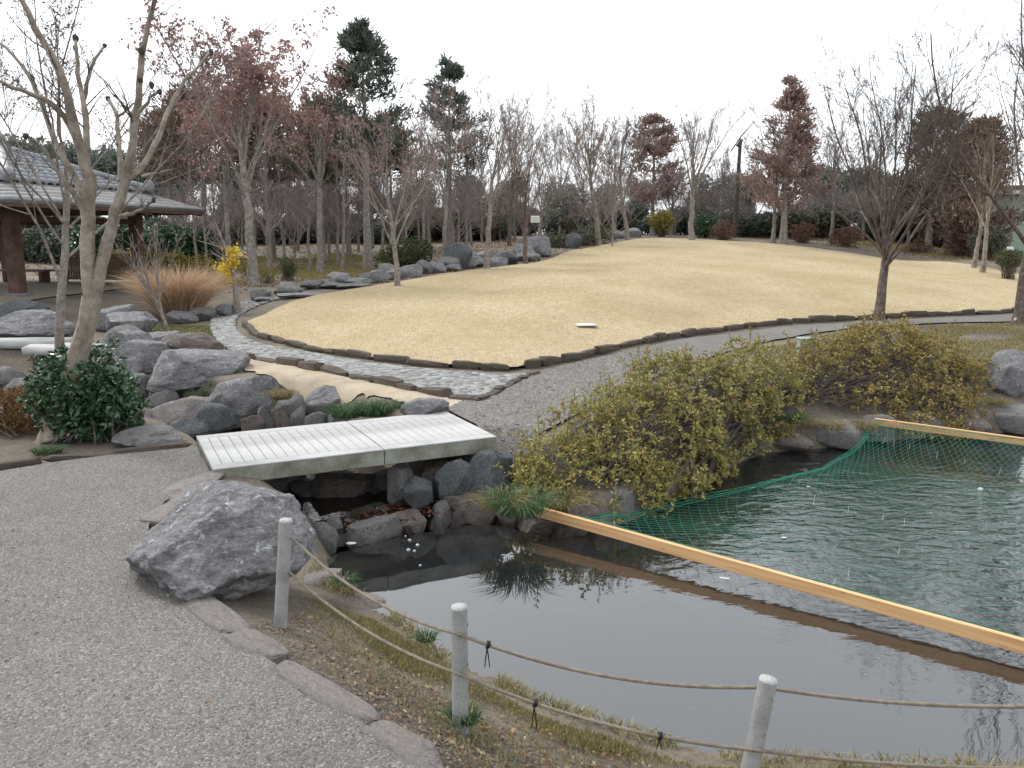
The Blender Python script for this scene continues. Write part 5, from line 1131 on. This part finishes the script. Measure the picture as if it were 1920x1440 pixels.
# the pale forked tree at the left, with pollarded knobs
rng = np.random.default_rng(77); b0 = GT(95, 826); base = b0; DB = b0[1]
def sk(pts, D0, D1):
    n = len(pts); return np.array([GD(x, y, D0 + (D1 - D0) * i / (n - 1)) for i, (x, y) in enumerate(pts)]) - base
mt_ = thing("forked_tree", "pale smooth barked forked tree with knobbed bare limbs at the left", "tree", base)
limbs = [([(92,838),(112,770),(135,705),(152,655),(165,600),(172,556)], DB, DB, .115, .098, 14, 12),
 ([(172,560),(166,500),(163,440),(165,390),(168,330)], DB, DB, .080, .068, 12, 10),
 ([(176,560),(188,505),(203,450),(216,400),(228,360),(236,335)], DB, DB + .1, .070, .055, 12, 10),
 ([(168,335),(158,298),(147,267),(140,228),(133,190),(102,110),(67,50),(36,-10),(10,-60)], DB, DB - .5, .062, .030, 16, 9),
 ([(147,267),(125,220),(95,190),(62,177),(25,165),(-20,145)], DB, DB - .7, .040, .022, 12, 8),
 ([(166,330),(166,270),(160,215),(152,170),(143,110),(142,72)], DB, DB + .5, .045, .026, 12, 8),
 ([(156,190),(165,150),(172,118),(186,98),(196,86)], DB + .35, DB + .6, .026, .020, 8, 7),
 ([(160,375),(140,330),(111,285),(90,235),(78,190),(60,147),(30,105),(-10,75)], DB, DB + .8, .042, .022, 14, 8),
 ([(160,400),(135,355),(107,320),(90,290),(72,262),(48,255)], DB, DB - .4, .036, .022, 10, 8),
 ([(236,338),(246,285),(254,230),(260,180),(266,130),(264,95),(280,35),(296,-20),(310,-60)], DB + .1, DB - .3, .050, .026, 16, 9),
 ([(240,335),(268,312),(292,275),(306,240),(318,200),(342,155),(368,130),(396,98)], DB + .1, DB + .9, .036, .024, 16, 8),
 ([(228,340),(226,300),(224,260),(221,220),(210,195),(203,184)], DB + .1, DB + .7, .034, .024, 10, 8),
 ([(226,405),(248,400),(268,394),(288,376)], DB, DB - .3, .024, .018, 7, 7),
 ([(262,330),(290,326),(322,318)], DB + .2, DB + .6, .018, .010, 6, 6),
 ([(262,210),(275,195),(285,178),(300,172)], DB - .1, DB - .2, .020, .018, 6, 6),
 ([(221,218),(240,205),(258,190)], DB + .5, DB + .5, .016, .010, 5, 6)]
st = Acc(); tips = []; upper = []
for pts, d0, d1, r0, r1, m, k in limbs:
    p = path(sk(pts, d0, d1), m, rng, .006)[None]; R = .92 * np.linspace(r0, r1 * (.62 if r0 < .065 else 1), m)[None] * (1 + .05 * np.sin(np.arange(m) * 1.7))[None]
    if pts[0] == (92, 838): R[0, 0] *= 1.35; R[0, 1] *= 1.12
    V, F = tubes(p, R, k); st.put(V, F)
    if r0 < .065: upper.append((p, R)); tips.append((p[0, -1], r1))
add("trunk", st.mesh("trunk", True), BARKPALE, mt_); tw = Acc()
for p, R in upper:
    q, r = grow(p, R, 9, (.25, 1), 46, .38, .35, 6, .14, .28, rng, .003); V, F = tubes(q, r, 4); tw.put(V, F)
    q, r = grow(q, r, 4, (.2, 1), 42, .5, .3, 5, .14, .6, rng, .0025); V, F = tubes(q, r, 3); tw.put(V, F)
tag(add("branches", tw.mesh("branches"), TWIGDARK, mt_), kind="stuff")
for i, (p, r) in enumerate(tips):
    if r > .0175:
        me = rock_mesh(1500 + i, 3, 4, .35, 2.5); me.materials.append(BARKDARK); add("knob", me, None, mt_, p, None, (r * 1.25, r * 1.1, r * 1.5))
for i, (px, py, dd) in enumerate([(265,95,-.2),(262,150,-.1),(306,240,.5),(133,190,-.2),(60,147,.6),(142,90,.5),(284,160,0),(355,143,.8),(378,118,.85)]):
    me = rock_mesh(1600 + i, 3, 4, .4, 2.5); me.materials.append(BARKDARK); add("knob", me, None, mt_, GD(px, py, DB + dd) - base, None, (.03, .027, .038))
# slender grey tree between that one and the pavilion, with fine dark twigs
x, Hh = Hof(85, 13.2, -60); st, tw, P = vase(Hh, .085, 31, .36, 8, 34, (.32, 0), ((9, .5, 36), (7, .5, 40), (4, .55, 42)), .25, .12)
r_, _ = put_tree("slender_tree", "slender grey trunk with fine dark bare twigs between forked tree and pavilion", st, tw, x, 13.2, BARK, TWIGDARK)
leafcrown(P, 1500, .05, leafmat("withered_maple_leaves", [(.12,.07,.06), (.18,.10,.09), (.10,.07,.065)], .8, .2), r_, rng)
# shrub stems in front of the tawny grass
x, Hh = Hof(305, 17.2, 425); st, tw, P = vase(Hh, .05, 33, .18, 9, 26, (-.1, 0), ((6, .5, 34), (4, .5, 40)), .5, .10)
put_tree("bare_shrub", "leafless upright shrub rising out of the tawny grass clump", st, tw, x, 17.2, BARK, TWIG, cat="shrub")
# yellow leaved sapling
x = XD(442, 20); z = h1(x, 20); p = GD(440, 578, 20); q = [np.array((0, 0, -.05)), GD(434, 530, 20) - p, GD(424, 480, 20) - p, GD(412, 440, 20) - p, GD(395, 405, 20) - p]
tp = path(q, 10, rng, .01)[None]; tR = trunk_tube(tp[0], .085, .02)[None]; st = Acc(); V, F = tubes(tp, tR, 9); st.put(V, F); tw = Acc(); P, R = grow(tp, tR, 16, (.35, 1), 45, .4, .2, 6, .12, .4, rng); V, F = tubes(P, R, 4); tw.put(V, F); P2, R2 = grow(P, R, 6, (.2, 1), 40, .5, .2, 5, .12, .6, rng); V, F = tubes(P2, R2, 3); tw.put(V, F)
r_, _ = put_tree("yellow_leaved_sapling", "leaning sapling with two clusters of bright yellow leaves", st, tw, x, 20, BARK, TWIG)
YEL = leafmat("bright_yellow_leaves", [(.58,.42,.04), (.70,.52,.06), (.75,.58,.10), (.45,.32,.04)], .6, .35)
for (a, b, w, n) in [(430,460,.14,110),(428,478,.10,60),(412,487,.16,80),(418,500,.18,40)]:
    c = GD(a, b, 19.9) - p; C = c + RNG.normal(size=(n, 3)) * w * .55; V, F = leaves(C, RNG.normal(size=(n, 3)) - np.array((0, 0, .6)), .10, .055, .2); tag(add("yellow_leaves", mesh_np("yellow_leaves", V, F), YEL, r_), kind="stuff")
for i, (a, b, D, n) in enumerate([(375,495,25,160),(470,500,24.5,120),(500,512,25,100),(395,505,24,90)]):
    shrub("thin_shrub", ["sparse yellow leaved shrub left of the yellow sapling", "sparse shrub with yellowish leaves behind the red leaved tree trunk", "thin yellowish shrub right of the red leaved tree trunk", "low thin shrub behind the tawny grass, beside the path bend"][i], [el(a, b, D, 26, .35)], n, 4, .06, .035, YG, TWIGBROWN, 30, .012, seed=60 + i, shell=.9)
# red leaved oak
OAK = leafmat("red_oak_leaves", [(0.246,0.146,0.140), (0.325,0.196,0.185), (0.392,0.246,0.224), (0.280,0.151,0.123), (0.202,0.129,0.134), (0.437,0.291,0.246)], .65, .45)
x, Hh = Hof(474, 24, 45); st, tw, P = vase(Hh, .16, 41, .40, 11, 30, (-.15, .1), ((8, .45, 38), (6, .5, 40), (3, .5, 40)), .3, .10)
r_, _ = put_tree("red_leaved_tree", "tall tree still holding sparse purple red leaves, left of the green conifer", st, tw, x, 24, BARK, TWIG)
leafcrown(P, 4600, .14, OAK, r_, rng, wide=.5)
x, Hh = Hof(600, 29, 120); st, tw, P = vase(Hh, .12, 42, .45, 8, 26, (.1, 0), ((7, .42, 38), (5, .5, 40), (3, .5, 40)), .35, .10)
r_, _ = put_tree("red_leaved_tree", "smaller tree with red brown leaves between the tall red tree and the green conifer", st, tw, x, 29, BARK, TWIG); leafcrown(P, 2200, .15, OAK, r_, rng, wide=.5)
x, Hh = Hof(430, 27, 170); st, tw, P = vase(Hh, .09, 43, .45, 7, 30, (0, 0), ((7, .42, 38), (5, .5, 40), (3, .5, 40)), .3, .10)
r_, _ = put_tree("red_leaved_tree", "low tree with rusty leaves behind the pavilion's roof corner", st, tw, x, 27, BARK, TWIG); leafcrown(P, 1800, .14, OAK, r_, rng, wide=.5)
# conifers
CG = leafmat("conifer_green", [(0.058,0.081,0.068), (0.091,0.117,0.094), (0.130,0.156,0.124), (0.169,0.182,0.143)], .6, .2)
CB = leafmat("conifer_bronze", [(0.143,0.098,0.083), (0.202,0.137,0.113), (0.260,0.182,0.150), (0.156,0.127,0.091)], .7, .2)
CR = leafmat("conifer_russet", [(0.230,0.149,0.138), (0.310,0.207,0.190), (0.380,0.265,0.236), (0.265,0.196,0.172)], .7, .25)
CO = leafmat("conifer_olive", [(0.095,0.095,0.068), (0.149,0.132,0.092), (0.196,0.169,0.121), (0.135,0.112,0.086)], .6, .2)
def con(px, D, top, startpy, wpx, r0, seed, label, mat, name="conifer", **k):
    x, Hh = Hof(px, D, top); zb = h1(x, D); s = (ZD(startpy, D) - zb) / Hh; st, cr = conifer(Hh, r0, seed, max(.05, s), wpx * D / FPX, **k)
    return put_tree(name, label, st, cr, x, D, BARK, mat, random.uniform(0, 6), crown="crown")
con(690, 30, 45, 285, 100, .15, 1, "tall green conifer, the highest left of centre", CG, nb=62, per=62, L=.32, W=.06, tp_=.85, clump=.30)
con(846, 36, 112, 330, 92, .13, 2, "green conifer with a thin bare tip, right of the tallest one", CG, nb=46, per=60, L=.32, W=.06, tp_=.95, clump=.34)
con(388, 34, 178, 345, 100, .14, 3, "rounded dark bronze conifer behind the pale forked tree", CB, nb=75, per=60, L=.36, W=.065, tp_=.45, clump=.5)
con(330, 38, 215, 345, 60, .12, 4, "bronze conifer beside the pavilion roof, left of the rounded one", CB, nb=80, per=44, L=.36, W=.07, tp_=.5, clump=.5)
con(512, 36, 190, 345, 74, .13, 5, "dark brown conifer behind the tall red leaved tree", CB, nb=90, per=46, L=.36, W=.07, tp_=.5, clump=.45)
con(608, 34, 205, 345, 66, .12, 6, "brown green conifer left of the tallest green conifer's trunk", CO, nb=95, per=48, L=.36, W=.07, tp_=.45, clump=.45)
con(655, 37, 225, 330, 50, .11, 7, "olive conifer crown just behind the tallest green conifer", CO, nb=70, per=44, L=.36, W=.07, tp_=.45, clump=.45)
con(735, 39, 225, 330, 55, .11, 8, "olive brown conifer between the two green conifers", CO, nb=70, per=44, L=.36, W=.07, tp_=.45, clump=.45)
con(1222, 50, 215, 385, 62, .15, 9, "russet conifer with ragged top behind the lawn crest", CR, nb=58, per=60, L=.38, W=.07, tp_=.5, clump=.42)
con(1466, 42, 150, 400, 84, .17, 10, "pyramid shaped russet conifer with rounded tip, right of the pole", CR, nb=105, per=56, L=.34, W=.06, tp_=.8, clump=.36)
con(1738, 40, 215, 420, 70, .16, 11, "dark rounded conifer behind the large bare tree", CO, nb=80, per=60, L=.36, W=.07, tp_=.38, clump=.5)
con(1822, 38, 225, 470, 88, .16, 12, "dark bronze conical conifer near the right edge", CB, nb=110, per=60, L=.36, W=.07, tp_=.7, clump=.45)
con(1770, 44, 300, 460, 60, .14, 13, "low bronze conifer between the two dark conifers at the right", CB, nb=90, per=48, L=.36, W=.075, tp_=.5, clump=.5)
# large bare tree right of the lawn
def splay(px, py, D, toppy, seed, label, r0, k, **kw):
    x = XD(px, D); z = h1(x, D); H = ZD(toppy, D) - z; st, tw, P = vase(H, r0, seed, **kw); return put_tree("bare_tree", label, st, tw, x, D, BARKRED, TWIGDARK, k)
splay(1657, 602, 19.6, 128, 58, "large spreading bare tree with reddish trunk standing beside the gravel path", .125, .6, fork=.24, nl=13, ang=47, lean=(.05, 0), lv=((12, .5, 32), (7, .5, 38), (4, .52, 40)), up=.24, wob=.09, rmin=.0045)
splay(1925, 600, 19.0, -60, 52, "bare tree cut by the right picture edge", .16, 2.2, fork=.24, nl=10, ang=36, lean=(-.05, 0), lv=((9, .5, 32), (6, .5, 38), (4, .5, 38)), up=.3, wob=.10, rmin=.0045)
# vase shaped bare trees round the lawn
bare = [(745,22.8,235,.085,(-.1,0),TWIG,"bare pinkish tree with dark leaning trunk at the lawn's left border"),(832,29,205,.09,(.1,0),TWIG,"bare tree behind the rockery, left of the tall dark rock"),(912,27.2,190,.10,(.15,0),TWIG,"bare spreading tree rising from the rockery beside the lawn"),
 (985,29.5,225,.085,(0,0),TWIGBROWN,"bare tree with straight pink brown trunk beside the egg shaped boulder"),(1008,33.5,290,.07,(.1,0),TWIG,"small bare tree beside the pale sign board"),(1122,39,200,.13,(-.35,0),TWIG,"bare tree with pale trunk leaning left behind the lawn's top corner"),
 (1176,41,235,.12,(-.3,0),TWIGDARK,"crooked bare tree at the top corner of the lawn"),(1150,49,250,.12,(0,0),TWIG,"bare tree far behind the crooked one"),(1294,41.5,205,.15,(0,0),TWIG,"upright vase shaped bare tree on the lawn crest"),(1258,51,285,.11,(0,0),TWIG,"bare tree between russet conifer and vase shaped tree"),
 (1345,47,285,.10,(.1,0),TWIG,"bare tree left of the dark pole"),(1410,51,300,.10,(0,0),TWIG,"bare tree right of the dark pole"),(1448,42.5,255,.12,(0,0),TWIGBROWN,"bare brown twigged tree in front of the pyramid conifer"),(1556,43,235,.10,(0,0),TWIG,"bare tree right of the pyramid conifer"),(1615,46,270,.10,(0,0),TWIGBROWN,"bare tree behind the large bare tree, left side"),
 (1700,45,290,.10,(0,0),TWIG,"bare tree behind the large bare tree, right side"),(1828,33.5,300,.10,(.1,0),TWIGBROWN,"left of the twin pale trunked trees at the right"),(1845,32.5,250,.10,(0,0),TWIGBROWN,"right of the twin pale trunked trees at the right"),(1050,50,235,.11,(0,0),TWIG,"bare tree far behind the pinkish boulder"),(1092,52,250,.11,(0,0),TWIG,"bare tree in the far row above the pinkish boulder"),
 (1500,50,290,.11,(0,0),TWIG,"bare tree far behind the pyramid conifer's right side"),(875,36,215,.09,(0,0),TWIG,"bare tree right of the green conifer with a thin tip"),(955,40,200,.10,(.1,0),TWIG,"tall bare tree left of the straight pink brown trunk"),(795,33,240,.08,(0,0),TWIG,"bare tree left of the green conifer with a thin tip"),(1890,40,260,.12,(0,0),TWIG,"bare tree in front of the green building")]
for i, (px, D, top, r0, ln, tm, lab) in enumerate(bare):
    x, Hh = Hof(px, D, top); near = D < 34
    st, tw, P = vase(Hh, r0, 100 + i, .30 + .05 * (i % 3), 8, 27, ln, ((7, .5, 34), (6, .5, 38), (4, .52, 40)) if near else ((8, .5, 34), (6, .5, 38), (4, .52, 40)), .35, .10, rmin=.0045 if near else .0068)
    bk = BARKPALE if "pale" in lab and "sign" not in lab else (BARKRED if "pink brown" in lab else BARK)
    r_, _ = put_tree("bare_tree", lab, st, tw, x, D, bk, tm, 0, group="bare trees round the lawn")
    if i in (0, 1, 5, 7, 18, 21): leafcrown(P, 500, .09, OAK, r_, rng)
# slim bare trees of the wood at the left: copies of five
SL5 = []
for i in range(6):
    st, tw, P = slim(6.0, .065, 200 + i, 30, .26, lean=(-.25, .1, .3, 0, -.1, .2)[i], up=.35, ang=46); a, b = st.mesh("trunk", True), tw.mesh("branches"); SL5.append((a, b))
wood = [(330,34,290),(350,33,280),(368,29,260),(386,28,250),(405,33,260),(425,37,270),(500,27.5,260),(508,31,250),(533,33,240),(560,40,260),(579,30,235),(598,40,250),(618,37,240),(632,33,240),(642,29.5,225),(657,36,240),(672,39,240),(700,41,250),(716,34,235),(735,41,250),(762,31,250),(785,37,240),(806,41,240),(838,38,250),(860,43,250),(884,40,240),(905,44,250),(938,46,250),(965,45,250),(455,41,280),(480,42,270),(545,45,270),(625,46,260),(690,47,260)]
wood.sort()
for i, (px, D, top) in enumerate(wood):
    x, Hh = Hof(px, D, top); s = Hh / 6.0
    put_tree("slim_tree", ordinal(i) + " slim bare trunk from the left in the wood behind the pavilion and rockery", None, None, x, D, BARK, TWIG, random.uniform(0, 6.28), (s * random.uniform(.9, 1.2), s * random.uniform(.9, 1.2), s), "slim bare trees of the left wood", meshes=SL5[i % 6])
# distant evergreen trees closing the view
PINE = leafmat("distant_green", [(0.104,0.127,0.111), (0.143,0.169,0.143), (0.182,0.202,0.169), (0.117,0.137,0.124)], .7, .2)
def far_proto(seed, mat):
    rng = np.random.default_rng(seed); E = [(rng.uniform(-1.4, 1.4), rng.uniform(-1, 1), rng.uniform(2.2, 5.0), rng.uniform(.8, 1.5), 1.2, rng.uniform(.6, 1.1)) for _ in range(8)]
    P, N = blob_points(E, 1800, .7, rng); V, F = rosettes(P, N, 4, .30, .13, .4, rng); me = mesh_np("crown", V, F); me.materials.append(mat)
    Q = np.array([(0, 0, 0.)]); V, F = stems_mesh(Q, P, 26, .09, rng); a = Acc(); a.put(V, F); V, F = tubes(np.array([[(0, 0, -.2), (.1, 0, 1.5), (0, 0, 4)]]), np.array([[.2, .16, .06]]), 8); a.put(V, F); t = a.mesh("trunk", True); t.materials.append(BARKDARK); return t, me
FPR = [far_proto(400 + i, PINE) for i in range(3)]
far = [(-40,60,255),(40,58,250),(110,62,240),(180,60,265),(235,63,270),(290,61,290),(345,64,300),(440,66,300),(520,68,290),(600,66,300),(690,70,310),(780,68,310),(870,72,320),(960,70,330),(1050,74,330),(1130,72,340),(1200,75,335),(1330,70,310),(1400,72,320),(1540,66,305),(1590,64,300),(1640,66,310),(1700,64,330)]
for i, (px, D, top) in enumerate(far):
    x, Hh = Hof(px, D, top); s = Hh / 5.9
    put_tree("distant_tree", ordinal(i) + " dull green evergreen tree from the left in the farthest row", None, None, x, D, None, None, random.uniform(0, 6), (s, s, s), "evergreen trees in the farthest row", crown="crown", meshes=FPR[i % 3])

# leafless undergrowth that closes the wood: copies of three
UG = []
for i in range(3):
    st, tw, P = vase(2.6, .03, 600 + i, .12, 12, 34, (0, 0), ((6, .5, 36), (5, .5, 40), (3, .5, 40)), .3, .12, rmin=.005); UG.append((st.mesh("trunk", True), tw.mesh("branches")))
ug = sorted([(random.uniform(330, 1160), random.uniform(33, 47)) for _ in range(30)] + [(random.uniform(1230, 1720), random.uniform(45, 50)) for _ in range(16)])
for i, (px, D) in enumerate(ug):
    x = XD(px, D); s = random.uniform(.8, 1.35)
    put_tree("leafless_shrub", ordinal(i) + " low leafless shrub from the left among the far tree trunks", None, None, x, D, TWIG, TWIG, random.uniform(0, 6), (s * 1.1, s * 1.1, s), "low leafless shrubs among the far trees", cat="shrub", meshes=UG[i % 3])
